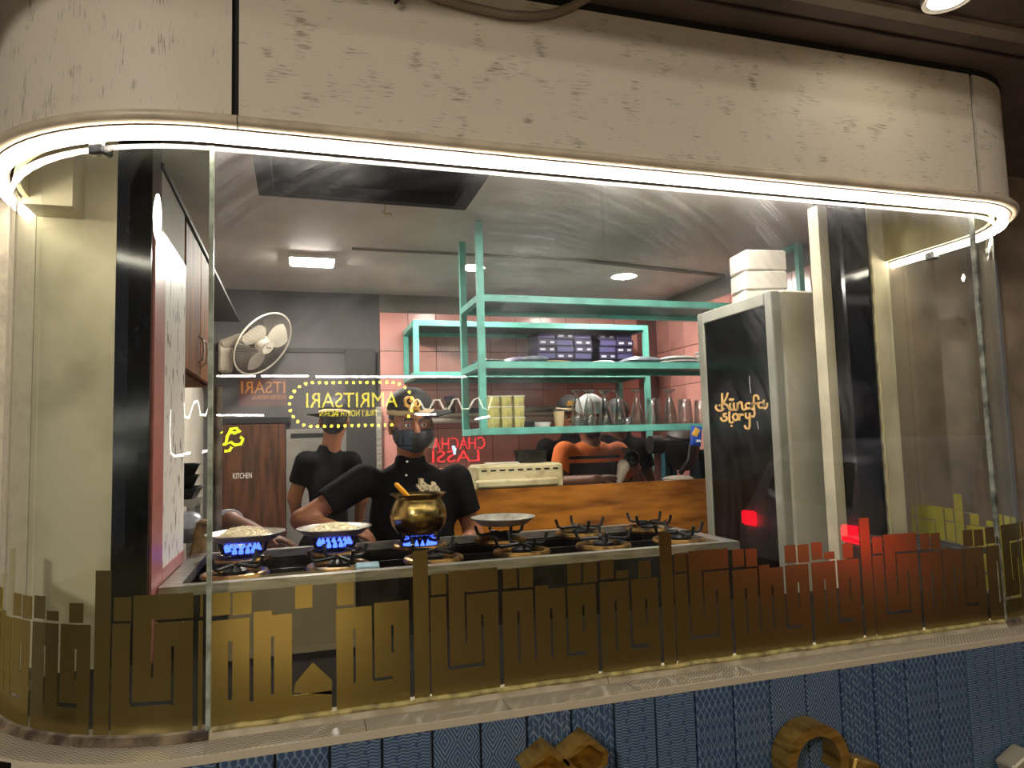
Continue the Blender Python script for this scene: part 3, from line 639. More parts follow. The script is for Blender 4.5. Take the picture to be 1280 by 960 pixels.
def burner():
    t = MB(); t.torus((0, 0, -.012), .084, .0125, 30, 8, sz=.9)
    for a in range(4): c, s = math.cos(a*math.pi/2+.4), math.sin(a*math.pi/2+.4); t.bar((c*.02, s*.02, -.016), (c*.08, s*.08, -.016), .012, .008)
    ring = t.mesh('ring', M_RING, (0, 0, 0), True)
    t = MB(); t.lathe([(.026, -.07), (.03, -.02), (.034, -.012), (.034, 0), (.02, .008), (0, .009)], n=20); head = t.mesh('burner_head', M_IRON, (0, 0, 0), True)
    sup = []
    for a in range(4):
        c, s = math.cos(a*math.pi/2+.75), math.sin(a*math.pi/2+.75); t = MB()
        t.tube([(c*.012, s*.012, .016), (c*.075, s*.075, .012), (c*.088, s*.088, .018), (c*.097, s*.097, .046)], .0058, 7); t.tube([(c*.012, s*.012, .016), (c*.012, s*.012, -.03)], .006, 6)
        sup.append(t.mesh('support_arm', M_IRON, (0, 0, 0), True))
    t = MB(); t.tube([(0, 0, -.05), (0, -.12, -.06)], .009, 8); pipe = t.mesh('gas_pipe', M_RING, (0, 0, 0), True)
    return ring, head, sup, pipe
RB = burner(); W0 = Vector(wloc(st))
for iy, y in enumerate((FY, RY)):
    for ix, x in enumerate(BX):
        loc = Vector((x+(.03 if iy and ix > 3 else 0), y+(.02 if iy and ix > 3 else 0), SZ+(.0 if not iy else .006)))
        r = bpy.data.objects.new('burner', RB[0]); COL.objects.link(r); r.parent = st; r.location = loc-W0; r.rotation_euler.z = random.uniform(0, 1.5)
        for me in (RB[1], *RB[2], RB[3]): o = bpy.data.objects.new(me.name.split('.')[0], me); COL.objects.link(o); o.parent = r
M_FLAME = emit('gas_flame', (56, 84, 255), 3.6)
ft = MB()
for k in range(16): a = k*math.pi/8; ft.lathe([(.0075, 0), (.008, .007), (.004, .018), (0, .027)], (.052*math.cos(a), .052*math.sin(a), 0), 6)
fm = ft.mesh('flame_ring', M_FLAME, (0, 0, 0), True)
for k, nm in enumerate(('under the first kunafa pan by the veined panel', 'under the kunafa pan beside the brass pot', 'under the round brass pot')):
    o = bpy.data.objects.new('flame_ring', fm); COL.objects.link(o); o.location = (BX[k], RY, SZ+(.016 if k < 2 else -.004)); tag(o, 'blue gas flames burning '+nm, 'flame', 'lit burners'); WL[o.name] = tuple(o.location)

# pans with kunafa
M_PAN = mat('aluminium_pan', (212, 207, 198), .32, .6, rgb2=(150, 140, 126), scale=12)
M_KUN = mat('shredded_pastry', (250, 238, 206), .7, var=.12, scale=60)
def pan(c, r, label, tilt=0):
    t = thing('pan', c, label, 'pan'); b = MB()
    b.lathe([(0, 0), (r*.72, 0), (r*.80, .006), (r*.98, .022), (r, .0235), (r, .0255), (r*.97, .0245), (r*.78, .009), (r*.70, .004), (0, .004)], c, 40); b.build('dish', M_PAN, t, True)
    t2 = MB(); t2.torus((c[0], c[1], c[2]+.0248), r*.995, .0022, 40, 6); t2.build('rolled_rim', M_STEEL, t, True); return t
def pastry(c, r, h, label):
    b = MB(); prof = [(0, h)]+[(r*q, h*(1-q**2.4)) for q in (.2, .4, .55, .7, .82, .92, 1.)]+[(0, -.002)]; b.lathe(prof[::-1], c, 30)
    for k in range(420):
        q = math.sqrt(random.random())*.97; a = random.uniform(0, 6.283); p = Vector((c[0]+r*q*math.cos(a), c[1]+r*q*math.sin(a), c[2]+h*(1-q**2.4)+.001))
        t = random.uniform(0, 6.283); l = random.uniform(.008, .02); d = Vector((math.cos(t)*l, math.sin(t)*l, random.uniform(-.002, .004))); b.bar(p-d/2, p+d/2, .0017)
    return b.build('kunafa', M_KUN, None, label=label, cat='food', group='kunafa in pans')
zp = SZ+.062
def pan_z(u, v, y=RY): return px(u, v, y=y)[2]
pan((BX[0]+.01, RY, SZ+.053), .125, 'shallow aluminium pan of kunafa on the burner by the veined panel')
pastry((BX[0]+.005, RY, SZ+.058), .092, .038, 'heap of pale shredded kunafa in the pan by the veined panel')
pan((BX[1]-.0, RY, SZ+.053), .125, 'shallow aluminium pan of kunafa on the burner next to the brass pot')
pastry((BX[1], RY, SZ+.058), .090, .033, 'low mound of pale shredded kunafa in the pan near the brass pot')
pan((BX[3]+.01, RY-.01, SZ+.053), .118, 'empty shallow aluminium pan on the burner beside the wood counter')
pc = (BX[2]-.005, RY-.005, SZ+.030)
pot = thing('brass_pot', pc, 'round-bellied brass cooking pot with flared rim on a lit burner', 'pot')
b = MB(); b.lathe([(0, 0), (.05, 0), (.075, .012), (.094, .04), (.1, .07), (.096, .1), (.084, .122), (.08, .130), (.084, .137), (.098, .146), (.1, .149), (.097, .149), (.08, .140), (.076, .13), (.09, .1), (.094, .07), (.07, .018), (0, .006)], pc, 40)
b.build('vessel', mat('pot_brass', (178, 152, 92), .24, 1., rgb2=(60, 46, 28), scale=9, lo=.46, hi=.72), pot, True)
b = MB(); b.lathe([(.0, .105), (.088, .105), (.088, .108), (0, .109)], pc, 30); b.build('contents', mat('pot_syrup', (40, 30, 22), .2), pot, True)
ld = thing('ladle', (pc[0], pc[1], pc[2]+.1), 'orange plastic ladle handle leaning out of the brass pot', 'ladle')
a, e = np.array(pc)+[.0, 0, .10], px(494, 604, y=pc[1]-.02)
b = MB(); d = e-a; b.tube([a, a+d*.45, a+d*.7, a+d*.94, e], [.006, .0075, .009, .0085, .004], 10); b.build('handle', mat('orange_plastic', (240, 160, 30), .4), ld, True)
b = MB(); b.lathe([(.0, -.012), (.018, -.008), (.024, .0), (.022, .0), (0, -.008)], a, 16); b.build('bowl', mat('orange_plastic', (240, 160, 30)), ld, True)
b = MB(); q = (.19, .75, SZ-.02); b.cbox(q, (.07, .03, .05), .004, Matrix.Rotation(.5, 3, 'X')); b.build('crumpled_cloth', mat('pale_blue_cloth', (150, 178, 192), .8, var=.2, scale=20), None, label='crumpled pale blue paper tucked between the front burners', cat='paper')

# ================================================================== PEOPLE: implicit surfaces meshed with surface nets
class SDF:
    def __init__(s, k=.02): s.p = []; s.k = k
    def cap(s, a, b, ra, rb=None, k=None): s.p.append(('c', np.array(a, float), np.array(b, float), ra, ra if rb is None else rb, k or s.k, 1)); return s
    def ell(s, c, r, R=None, k=None, sign=1): s.p.append(('e', np.array(c, float), np.array(r, float), np.eye(3) if R is None else np.array(R), 0, k or s.k, sign)); return s
    def cutplane(s, p, n): s.p.append(('p', np.array(p, float), np.array(n, float), 0, 0, .004, -1)); return s
    def mesh(s, name, m, parent, h=.008):
        lo = []; hi = []
        for q in s.p:
            if q[6] < 0: continue
            if q[0] == 'c': r = max(q[3], q[4]); lo.append(np.minimum(q[1], q[2])-r); hi.append(np.maximum(q[1], q[2])+r)
            else: r = max(q[2]); lo.append(q[1]-r); hi.append(q[1]+r)
        lo = np.min(lo, 0)-3*h; hi = np.max(hi, 0)+3*h; N = np.ceil((hi-lo)/h).astype(int)+1
        F = np.full(N, .06, np.float32); ax = [lo[i]+h*np.arange(N[i]) for i in range(3)]
        for q in s.p:
            k = q[5]; mg = k+.03
            if q[0] == 'p':
                G = (ax[0][:, None, None]-q[1][0])*q[2][0]+(ax[1][None, :, None]-q[1][1])*q[2][1]+(ax[2][None, None, :]-q[1][2])*q[2][2]
                F = np.maximum(F, G.astype(np.float32)); continue
            if q[0] == 'c': r = max(q[3], q[4]); l = np.minimum(q[1], q[2])-r-mg; u = np.maximum(q[1], q[2])+r+mg
            else: r = max(q[2]); l = q[1]-r-mg; u = q[1]+r+mg
            i0 = np.clip(np.floor((l-lo)/h).astype(int), 0, N-1); i1 = np.clip(np.ceil((u-lo)/h).astype(int)+1, 1, N)
            X = ax[0][i0[0]:i1[0], None, None]; Y = ax[1][None, i0[1]:i1[1], None]; Z = ax[2][None, None, i0[2]:i1[2]]
            if q[0] == 'c':
                d = q[2]-q[1]; L = max(d @ d, 1e-9); t = np.clip(((X-q[1][0])*d[0]+(Y-q[1][1])*d[1]+(Z-q[1][2])*d[2])/L, 0, 1)
                D = np.sqrt((X-q[1][0]-t*d[0])**2+(Y-q[1][1]-t*d[1])**2+(Z-q[1][2]-t*d[2])**2)-(q[3]+(q[4]-q[3])*t)
            else:
                R = q[3]; P = [(X-q[1][0])*R[0][j]+(Y-q[1][1])*R[1][j]+(Z-q[1][2])*R[2][j] for j in range(3)]
                k0 = np.sqrt((P[0]/q[2][0])**2+(P[1]/q[2][1])**2+(P[2]/q[2][2])**2); k1 = np.sqrt((P[0]/q[2][0]**2)**2+(P[1]/q[2][1]**2)**2+(P[2]/q[2][2]**2)**2)+1e-6
                D = k0*(k0-1)/k1
            S = F[i0[0]:i1[0], i0[1]:i1[1], i0[2]:i1[2]]
            if q[6] > 0: hh = np.clip(.5+.5*(S-D)/k, 0, 1); V = S+(D-S)*hh-k*hh*(1-hh)
            else: hh = np.clip(.5-.5*(S+D)/k, 0, 1); V = S+(-D-S)*hh+k*hh*(1-hh)
            F[i0[0]:i1[0], i0[1]:i1[1], i0[2]:i1[2]] = V
        ins = F < 0; n = N-1
        cs = np.zeros(n, np.int8); corners = [(i, j, k) for i in (0, 1) for j in (0, 1) for k in (0, 1)]
        for c in corners: cs += ins[c[0]:c[0]+n[0], c[1]:c[1]+n[1], c[2]:c[2]+n[2]]
        act = np.argwhere((cs > 0) & (cs < 8)); idx = -np.ones(n, np.int64); idx[act[:, 0], act[:, 1], act[:, 2]] = np.arange(len(act))
        acc = np.zeros((len(act), 3)); cnt = np.zeros(len(act))
        for a in corners:
            for d in range(3):
                if a[d]: continue
                b_ = list(a); b_[d] = 1
                fa = F[act[:, 0]+a[0], act[:, 1]+a[1], act[:, 2]+a[2]]; fb = F[act[:, 0]+b_[0], act[:, 1]+b_[1], act[:, 2]+b_[2]]
                mm = (fa < 0) != (fb < 0); t = np.where(mm, fa/np.where(mm, fa-fb, 1), 0); p = np.tile(np.array(a, float), (len(act), 1)); p[:, d] = t
                acc += p*mm[:, None]; cnt += mm
        V = lo+h*(act+acc/cnt[:, None]); fs = []
        for d in range(3):
            e1, e2 = [(1, 2), (2, 0), (0, 1)][d]
            sl = [slice(None)]*3; sl[d] = slice(0, -1); su = [slice(None)]*3; su[d] = slice(1, None)
            A = ins[tuple(sl)]; B = ins[tuple(su)]; ed = np.argwhere(A != B)
            ed = ed[(ed[:, e1] > 0) & (ed[:, e2] > 0) & (ed[:, e1] < n[e1]) & (ed[:, e2] < n[e2])]
            if not len(ed): continue
            def I(o1, o2): q = ed.copy(); q[:, e1] -= o1; q[:, e2] -= o2; return idx[q[:, 0], q[:, 1], q[:, 2]]
            Q = np.stack([I(1, 1), I(0, 1), I(0, 0), I(1, 0)], 1); fl = ~A[ed[:, 0], ed[:, 1], ed[:, 2]]; Q[fl] = Q[fl][:, ::-1]; fs.append(Q)
        Q = np.concatenate(fs); Q = Q[(Q >= 0).all(1)]
        W = np.array(wloc(parent)) if parent else np.zeros(3); me = bpy.data.meshes.new(name); me.vertices.add(len(V)); me.vertices.foreach_set('co', (V-W).astype(np.float32).ravel())
        me.loops.add(Q.size); me.loops.foreach_set('vertex_index', Q.astype(np.int32).ravel()); me.polygons.add(len(Q)); me.polygons.foreach_set('loop_start', np.arange(0, Q.size, 4, dtype=np.int32))
        me.update(calc_edges=True); me.validate(); me.polygons.foreach_set('use_smooth', [True]*len(me.polygons))
        for q in (m if isinstance(m, (list, tuple)) else [m]): me.materials.append(q)
        o = bpy.data.objects.new(name, me); COL.objects.link(o); o.parent = parent; WL[o.name] = tuple(W); return o

def basis(yaw, pitch=0, roll=0):
    """head frame: columns = right(image), forward(face), up. yaw 0 = facing the camera side (-y)"""
    M = Matrix.Rotation(yaw, 3, 'Z') @ Matrix.Rotation(pitch, 3, 'X') @ Matrix.Rotation(roll, 3, 'Y')
    return np.array([[M[i][0] for i in range(3)], [M[i][1] for i in range(3)], [M[i][2] for i in range(3)]]).T   # columns x,y(-forward),z
def head_prims(S, c, B, s=1.):
    """c = centre of the head (between the ears), local axes x right, -y forward, z up"""
    L = lambda x, y, z: np.array(c)+B @ (np.array((x, y, z))*s)
    S.ell(L(0, .012, .035), np.array((.074, .092, .085))*s, B, .02).ell(L(0, -.02, -.03), np.array((.062, .070, .075))*s, B, .03).ell(L(0, -.048, -.078), np.array((.038, .036, .032))*s, B, .03)
    S.ell(L(0, -.082, .032), np.array((.05, .018, .018))*s, B, .015)                     # brow
    S.cap(L(0, -.092, .012), L(0, -.108, -.022), .009*s, .0135*s, .010)                  # nose
    S.ell(L(.013, -.095, -.026), np.array((.008, .010, .007))*s, B, .006).ell(L(-.013, -.095, -.026), np.array((.008, .010, .007))*s, B, .006)
    S.ell(L(0, -.086, -.052), np.array((.024, .012, .006))*s, B, .006).ell(L(0, -.085, -.062), np.array((.02, .012, .006))*s, B, .006)   # lips
    for q in (-1, 1):
        S.ell(L(q*.030, -.094, .008), np.array((.016, .012, .010))*s, B, .012, -1)       # eye sockets
        S.ell(L(q*.077, .010, -.006), np.array((.009, .020, .031))*s, B, .008)            # ears
        S.ell(L(q*.040, -.062, -.022), np.array((.024, .026, .024))*s, B, .02)            # cheeks
    return L
def hand_prims(S, w, d, n, curl=.5, s=1., thumb=1, point=False):
    """w wrist, d direction of the fingers, n back-of-hand normal"""
    d = np.array(d, float); d /= np.linalg.norm(d); n = np.array(n, float); n -= d*(n @ d); n /= np.linalg.norm(n); e = np.cross(d, n)*thumb
    w = np.array(w, float); pc = w+d*.05*s
    R = np.stack([e, n, d], 1); S.ell(pc, np.array((.041, .017, .052))*s, R, .012)
    for i, (o, l) in enumerate(((.030, .070), (.010, .078), (-.011, .072), (-.030, .056))):
        b0 = pc+d*.042*s+e*o*s; c0 = .15 if (point and i == 0) else curl
        a = b0; dirv = d.copy(); seg = [l*.45, l*.32, l*.23]
        for j, sl in enumerate(seg):
            ang = c0*(.55 if j == 0 else .8); dirv = dirv*math.cos(ang)-n*math.sin(ang); nn_ = n*math.cos(ang)+d*0; bb = a+dirv*sl*s
            S.cap(a, bb, (.0092-.0012*j)*s, (.0085-.0012*j)*s, .005); a = bb; dirv = dirv/np.linalg.norm(dirv)
    t0 = w+d*.028*s+e*.030*s; t1 = t0+(d*.55+e*.75-n*.25)*.038*s; t2 = t1+(d*.85+e*.2-n*.35)*.030*s
    S.cap(t0, t1, .0125*s, .0105*s, .008).cap(t1, t2, .0105*s, .0085*s, .005)
M_SKIN = mat('skin_brown', (158, 100, 66), .55, var=.14, scale=9)
M_SKIN_D = mat('skin_deep', (116, 70, 46), .55, var=.14, scale=9)
M_BLACKT = mat('black_cotton', (13, 12, 13), .9, var=.3, scale=14, bump=.35, spec=.12)
M_TROUS = mat('dark_trousers', (34, 34, 40), .85)
M_HAIR = mat('black_hair', (18, 14, 13), .6, bump=.4, scale=90)
M_CAPB = mat('cap_black', (26, 21, 20), .7)
M_CREAM = mat('cap_cream', (214, 190, 150), .75)
M_GOLDP = mat('gold_print', (214, 158, 56), .5)
M_EYEW = mat('eye_white', (228, 222, 214), .3)
M_EYEB = mat('eye_dark', (20, 14, 12), .2)
def person(label, pos, floor, hc, B, sh, el, wr, hips, skin, shirt, hands=(None, None), hs=1., sleeve=.62, res=.008, hair=True, face=True, chest_r=(.155, .105, .19), eyes=True, collar=True, res_s=None, group=None):
    """sh, el, wr: pairs of joints (image-left, image-right); hips: pelvis centre"""
    t = thing('person', (pos[0], pos[1], floor), label, 'person', group)
    sh = [np.array(q, float) for q in sh]; el = [np.array(q, float) for q in el]; wr = [np.array(q, float) for q in wr]; hips = np.array(hips, float); hc = np.array(hc, float)
    nb = (sh[0]+sh[1])/2; ax = (sh[1]-sh[0])/np.linalg.norm(sh[1]-sh[0]); up = nb-hips; up /= np.linalg.norm(up); fw = np.cross(up, ax); up2 = np.cross(ax, fw); R = np.stack([ax, fw, up2], 1)
    wd = np.linalg.norm(sh[1]-sh[0])/2
    S = SDF(.025); L = head_prims(S, hc, B, hs)
    S.cap(L(0, .018, -.05), nb+up*.01, .050*hs, .058, .03)
    ch = nb-up*.15; S.ell(ch, (wd*.86, chest_r[1]*.86, chest_r[2]), R, .05); S.ell(hips+up*.08, (wd*.72, .095, .17), R, .06); S.ell(hips, (.155, .105, .11), R, .05)
    for i in (0, 1):
        S.cap(sh[i], el[i], .047, .038, .03).cap(el[i], wr[i], .037, .025, .02)
        if hands[i]: hand_prims(S, wr[i], *hands[i])
        hp = hips+ax*(.085*(-1, 1)[i])-up*.05; kn = np.array((hp[0], hp[1]-.02, floor+.5*(hp[2]-floor))); an = np.array((hp[0], hp[1]+.01, floor+.07))
        S.cap(hp, kn, .068, .05, .03).cap(kn, an, .048, .035, .02).cap(an, an+np.array((0, -.13, -.03)), .032, .026, .02)
    S.mesh('body', skin, t, res)
    C = SDF(.03); C.ell(ch, (wd*.93, chest_r[1], chest_r[2]+.015), R, .05); C.ell(hips+up*.09, (wd*.86, .118, .2), R, .07); C.ell(hips+up*.02, (.172, .125, .12), R, .05)
    C.cap(nb-ax*wd*.34+up*.010, nb+ax*wd*.34+up*.010, .05, .05, .05)
    for i in (0, 1):
        C.cap(sh[i], sh[i]+(el[i]-sh[i])*sleeve, .066, .060, .04)
    if collar: C.cap(nb+up*.015, nb+up*.05+(hc-nb)*.12, .066, .062, .02)
    n = B[:, 2]*.4+up*.6; q = nb+up*.075; C.p.append(('c', nb+up*.035, nb+up*.25+(hc-nb)*.2, .050, .050, .006, -1))
    for i in (0, 1):
        d = (el[i]-sh[i])/np.linalg.norm(el[i]-sh[i]); e = sh[i]+(el[i]-sh[i])*(sleeve+.02); C.p.append(('c', e+d*.045, e+d*.09, .075, .075, .004, -1))
    C.mesh('shirt', shirt, t, res_s or res)
    Tr = SDF(.03); Tr.ell(hips-up*.03, (.165, .118, .12), R, .04)
    for i in (0, 1):
        hp = hips+ax*(.085*(-1, 1)[i])-up*.05; kn = np.array((hp[0], hp[1]-.02, floor+.5*(hp[2]-floor))); an = np.array((hp[0], hp[1]+.01, floor+.09)); Tr.cap(hp, kn, .082, .066, .03).cap(kn, an, .064, .054, .02)
    Tr.mesh('trousers', M_TROUS, t, .016)
    if hair:
        Hh = SDF(.01); Hh.ell(L(0, .022, .040), np.array((.079, .092, .088))*hs, B, .02).ell(L(0, .06, -.02), np.array((.066, .045, .06))*hs, B, .02)
        Hh.ell(L(0, -.115, -.02), np.array((.085, .09, .085))*hs, B, .012, -1); Hh.mesh('hair', M_HAIR, t, .007)
    if eyes:
        for q in (-1, 1):
            m_ = MB(); c = L(q*.030, -.0815, .006); m_.lathe([(0, -.0105*hs)]+[(.0105*hs*math.sin(a), -.0105*hs*math.cos(a)) for a in np.linspace(.3, 2.84, 7)]+[(0, .0105*hs)], c, 12); e = m_.build('eye', M_EYEW, t, True)
            m_ = MB(); m_.lathe([(0, -.005*hs)]+[(.005*hs*math.sin(a), -.005*hs*math.cos(a)) for a in np.linspace(.4, 2.74, 5)]+[(0, .005*hs)], L(q*.030, -.0885, .005), 10); m_.build('iris', M_EYEB, e, True)
            S_e = SDF(.004); S_e.ell(L(q*.030, -.0835, .0155), np.array((.0145, .0115, .0085))*hs, B, .004).ell(L(q*.030, -.0825, -.0065), np.array((.0135, .011, .0065))*hs, B, .004).mesh('eyelid', skin, e, .0025)
            m_ = MB(); m_.tube([L(q*.012, -.099, .026), L(q*.03, -.0985, .032), L(q*.048, -.088, .027)], .0035*hs, 6); m_.build('eyebrow', M_HAIR, t, True)
    return t, L, B, R, nb, fw, up
def cap_hat(t, L, B, hs, brim_yaw, band=True, top=M_CAPB, front_logo=False, brim=True, zoff=.03):
    S = SDF(.008); S.ell(L(0, .010, .052+zoff*.3), np.array((.087, .103, .082))*hs, B, .01); S.cutplane(L(0, 0, .045), -B[:, 2]); c = S.mesh('cap', top, t, .006)
    if band:
        S = SDF(.004); S.ell(L(0, .010, .052), np.array((.0885, .1045, .083))*hs, B, .01); S.cutplane(L(0, 0, .040), -B[:, 2]); S.cutplane(L(0, 0, .062), B[:, 2]); S.mesh('cap_band', M_CREAM, c, .006)
    if brim:
        b = MB(); n = 14; rows = []
        for r in (.082, .105, .135, .155):
            for k in range(n+1):
                a = brim_yaw+(k/n-.5)*2.0*(1 if r < .12 else .85); x, y = math.sin(a)*r, -math.cos(a)*r*1.08; rows.append(L(x*hs/hs, y+.01, .050-.05*((r-.08)**1)*(1.2)-.012*abs(k/n-.5)*2))
        for dz in (0, .005):
            vs = [q+B[:, 2]*dz for q in rows]; b._add(vs, [(i*(n+1)+k, i*(n+1)+k+1, (i+1)*(n+1)+k+1, (i+1)*(n+1)+k) for i in range(3) for k in range(n)])
        b.build('brim', top, c, True)
    return c
KLOGO1 = [[(215, 205), (216, 300), (214, 395)], [(150, 345), (140, 380), (165, 412), (210, 414), (236, 385)], [(285, 200), (262, 270), (225, 330)], [(225, 330), (268, 345), (296, 385), (310, 405), (340, 405)], [(310, 325), (312, 385), (335, 408), (360, 398)], [(356, 318), (360, 395), (388, 408), (402, 380)], [(300, 292), (318, 276), (335, 290), (354, 272)], [(402, 318), (402, 405)], [(402, 345), (430, 312), (450, 325), (458, 385), (480, 405), (505, 390)], ring_pts(530, 358, 32), [(562, 330), (565, 385), (590, 402)], [(655, 285), (645, 245), (615, 232), (596, 262), (600, 400), (606, 450), (590, 490), (562, 478)], [(570, 335), (645, 325)], ring_pts(682, 350, 33), [(716, 285), (716, 370), (735, 390), (755, 362), (757, 322)]]
KLOGO2 = [[(272, 452), (238, 455), (236, 480), (270, 496), (266, 528), (228, 538), (206, 518), (205, 495)], [(304, 425), (304, 535), (328, 560), (350, 545)], ring_pts(376, 492, 30, ry=38), [(424, 450), (424, 535)], [(424, 485), (448, 458), (472, 472)], [(500, 440), (500, 485), (520, 506), (543, 492)], [(546, 440), (546, 600), (525, 632), (496, 618), (488, 588)]]
def logo(name, strokes, fn, m, parent, wd, depth):
    b = MB()
    for q in strokes: ribbon(b, q, wd, fn, depth)
    return b.build(name, m, parent)

# ---- the cook facing the glass
FL = KZ0
y1 = 1.42; hc = px(514, 531, y=y1)
P1 = lambda u, v, dy=0: px(u, v, y=y1+dy)
B = basis(0.05, .10, -.03)
t, L, B1, R, nb, fw, up = person('cook in black polo shirt, dark cap and black mask behind the brass pot', (hc[0], y1), FL, hc, B,
    (P1(455, 600, .03), P1(570, 600, .03)), (P1(377, 650, -.02), P1(592, 668, .02)), (P1(420, 660, -.09), P1(574, 684, -.05)), (hc[0]+.02, y1+.06, .98), M_SKIN, M_BLACKT,
    hands=(((.95, -.15, -.2), (0, -.3, 1), .5, 1., 1), ((-.85, -.3, -.3), (0, -.2, 1), .5, 1., -1)), res=.0062, collar=True, hs=1.08)
c = cap_hat(t, L, B1, 1.08, 1.25, band=True)
S = SDF(.01); S.ell(L(0, -.034, -.036), np.array((.077, .085, .062))*1.06, B1, .02).ell(L(0, -.075, -.045), (.042, .052, .058), B1, .02)
S.cutplane(L(0, .012, 0), B1[:, 1]); S.cutplane(L(0, -.05, -.001), (B1[:, 2]*.95-B1[:, 1]*.25)); mk = S.mesh('face_mask', mat('black_mask', (30, 31, 32), .75, bump=.5, scale=26, stretch=(.3, 1, 2.4)), t, .006)
for q in (-1, 1): b = MB(); b.tube([L(q*.078, -.03, -.02), L(q*.084, 0, -.0), L(q*.088, .024, .002)], .002, 6); b.build('ear_loop', M_DARK, mk)
lf_ = lambda x, y: L((x-290)/3800-.012, -.116+((x-290)/3800-.012)**2*4+.5*max(0, .02-(y-330)/3800), .092-(y-330)/3800)
logo('gold_emblem', [ring_pts(250, 330, 60), [(250, 330), (300, 300), (330, 350), (290, 400), (230, 410), (180, 370)], [(350, 300), (380, 340), (360, 400), (320, 390)], [(220, 440), (300, 430), (380, 440)]], lf_, M_GOLDP, c, 26, tuple(B1[:, 1]*.03))
# shirt lettering, placket and buttons
def chest(u, v, d): return px(u, v, y=y1-d)
logo('chest_lettering', KLOGO1+[KLOGO2[0], KLOGO2[1]], lambda x, y: chest(523+(x-140)/23.5, 598+(y-210)/17+(x-140)/110, .132), mat('cream_print', (222, 205, 168), .7), t, 34, (0, .05, 0))
for u, v in ((509, 577), (508, 594)): b = MB(); b.lathe([(0, -.001), (.004, 0), (.004, .006), (0, .006)], chest(u, v, .113), 10, Matrix.Rotation(math.pi/2, 3, 'X').transposed()); b.build('button', M_EYEW, t)

# ---- the man turned away
y2 = 2.72; hc = px(418, 527, y=y2); P2 = lambda u, v, dy=0: px(u, v, y=y2+dy)
t, L, B2, *_ = person('man turned away in black shirt and cream-banded cap by the grey wall', (hc[0], y2), FL, hc, basis(math.pi-.15, .08), (P2(438, 578), P2(383, 578))[::-1], (P2(368, 622, .02), P2(452, 622, .02)), (P2(372, 655, .2), P2(448, 655, .2)), (hc[0]-.03, y2, .95), M_SKIN, M_BLACKT, res=.009, eyes=False, chest_r=(.15, .1, .18))
cap_hat(t, L, B2, 1., 1.1)
# ---- the man in orange
y3 = 2.27; hc = px(738, 523, y=y3); P3 = lambda u, v, dy=0: px(u, v, y=y3+dy)
def tee():
    m = mat('orange_striped_tee', (204, 98, 34), .85, bump=.2, scale=60); nt = m.node_tree; L_ = nt.links; bs = nt.nodes['Principled BSDF']
    tc = nn(nt, 'ShaderNodeTexCoord'); sp = nn(nt, 'ShaderNodeSeparateXYZ'); L_.new(tc.outputs['Object'], sp.inputs[0]); z0 = P3(735, 573)[2]-FL; k = .00436
    z = sp.outputs[2]; X = math_node(nt, 'ABSOLUTE', math_node(nt, 'SUBTRACT', sp.outputs[0], .0))
    s1 = math_node(nt, 'MULTIPLY', math_node(nt, 'LESS_THAN', z, z0+.016), math_node(nt, 'GREATER_THAN', z, z0-.001)); s2 = math_node(nt, 'LESS_THAN', z, z0-.022)
    f = math_node(nt, 'MULTIPLY', math_node(nt, 'MAXIMUM', s1, s2), math_node(nt, 'LESS_THAN', X, .158))
    mx = nn(nt, 'ShaderNodeMix', data_type='RGBA'); L_.new(f, mx.inputs[0]); mx.inputs[6].default_value = (*s2l((204, 98, 34)), 1); mx.inputs[7].default_value = (*s2l((30, 24, 24)), 1); L_.new(mx.outputs[2], bs.inputs['Base Color']); return m
t, L, B3, *_ = person('man in orange tee with black chest bands working at the wood counter', (P3(737, 560)[0], y3), FL, hc, basis(-.1, .28), (P3(706, 566), P3(772, 566)), (P3(697, 603, -.04), P3(800, 604, -.02)), (P3(747, 599, -.24), P3(797, 590, -.20)), (P3(740, 580)[0], y3+.05, .92), M_SKIN_D, tee(),
    hands=(((1, .0, .05), (0, -.2, 1), .35, 1.05, 1, True), ((-.3, -.3, .8), (.6, -.6, 0), .8, 1., -1)), res=.008, collar=False, hair=True, sleeve=.7)
S = SDF(.01); S.ell(L(0, -.052, -.075), (.046, .042, .036), B3, .01).ell(L(0, -.085, -.045), (.028, .012, .006), B3, .006).mesh('beard', M_HAIR, t, .006)
S = SDF(.008); S.ell(L(0, .010, .055), (.084, .1, .086), B3, .01); S.cutplane(L(0, 0, .035), -B3[:, 2]); S.mesh('cap', mat('white_hairnet', (206, 204, 204), .8), t, .006)
# ---- the two in black behind him
y4 = 2.95; hc = px(712, 520, y=y4); P4 = lambda u, v, dy=0: px(u, v, y=y4+dy)
t, L, B4, *_ = person('person in black shirt and lettered black cap behind the orange tee man', (hc[0], y4), FL, hc, basis(-.25, .1), (P4(683, 560), P4(742, 560)), (P4(676, 600, .03), P4(748, 600, .03)), (P4(700, 612, -.14), P4(730, 612, -.14)), (P4(712, 560)[0], y4+.03, .92), M_SKIN, M_BLACKT, res=.009)
c = cap_hat(t, L, B4, 1., -.9)
logo('cap_lettering', KLOGO2, lambda x, y: L((x-300)/3600, -.108+((x-300)/3600)**2*7, .105-(y-440)/3600), M_GOLDP, c, 28, tuple(B4[:, 1]*.012))
y5 = 2.62; hc = px(772, 524, y=y5); P5 = lambda u, v, dy=0: px(u, v, y=y5+dy)
t, L, B5, *_ = person('bareheaded person in black shirt bent beside the dark grinder machine', (hc[0], y5), FL, hc, basis(2.3, .45), (P5(800, 560), P5(757, 556))[::-1], (P5(752, 596), P5(812, 600)), (P5(762, 612, .2), P5(812, 618, .2)), (P5(788, 580)[0], y5-.02, .92), M_SKIN_D, M_BLACKT, res=.009, eyes=False)
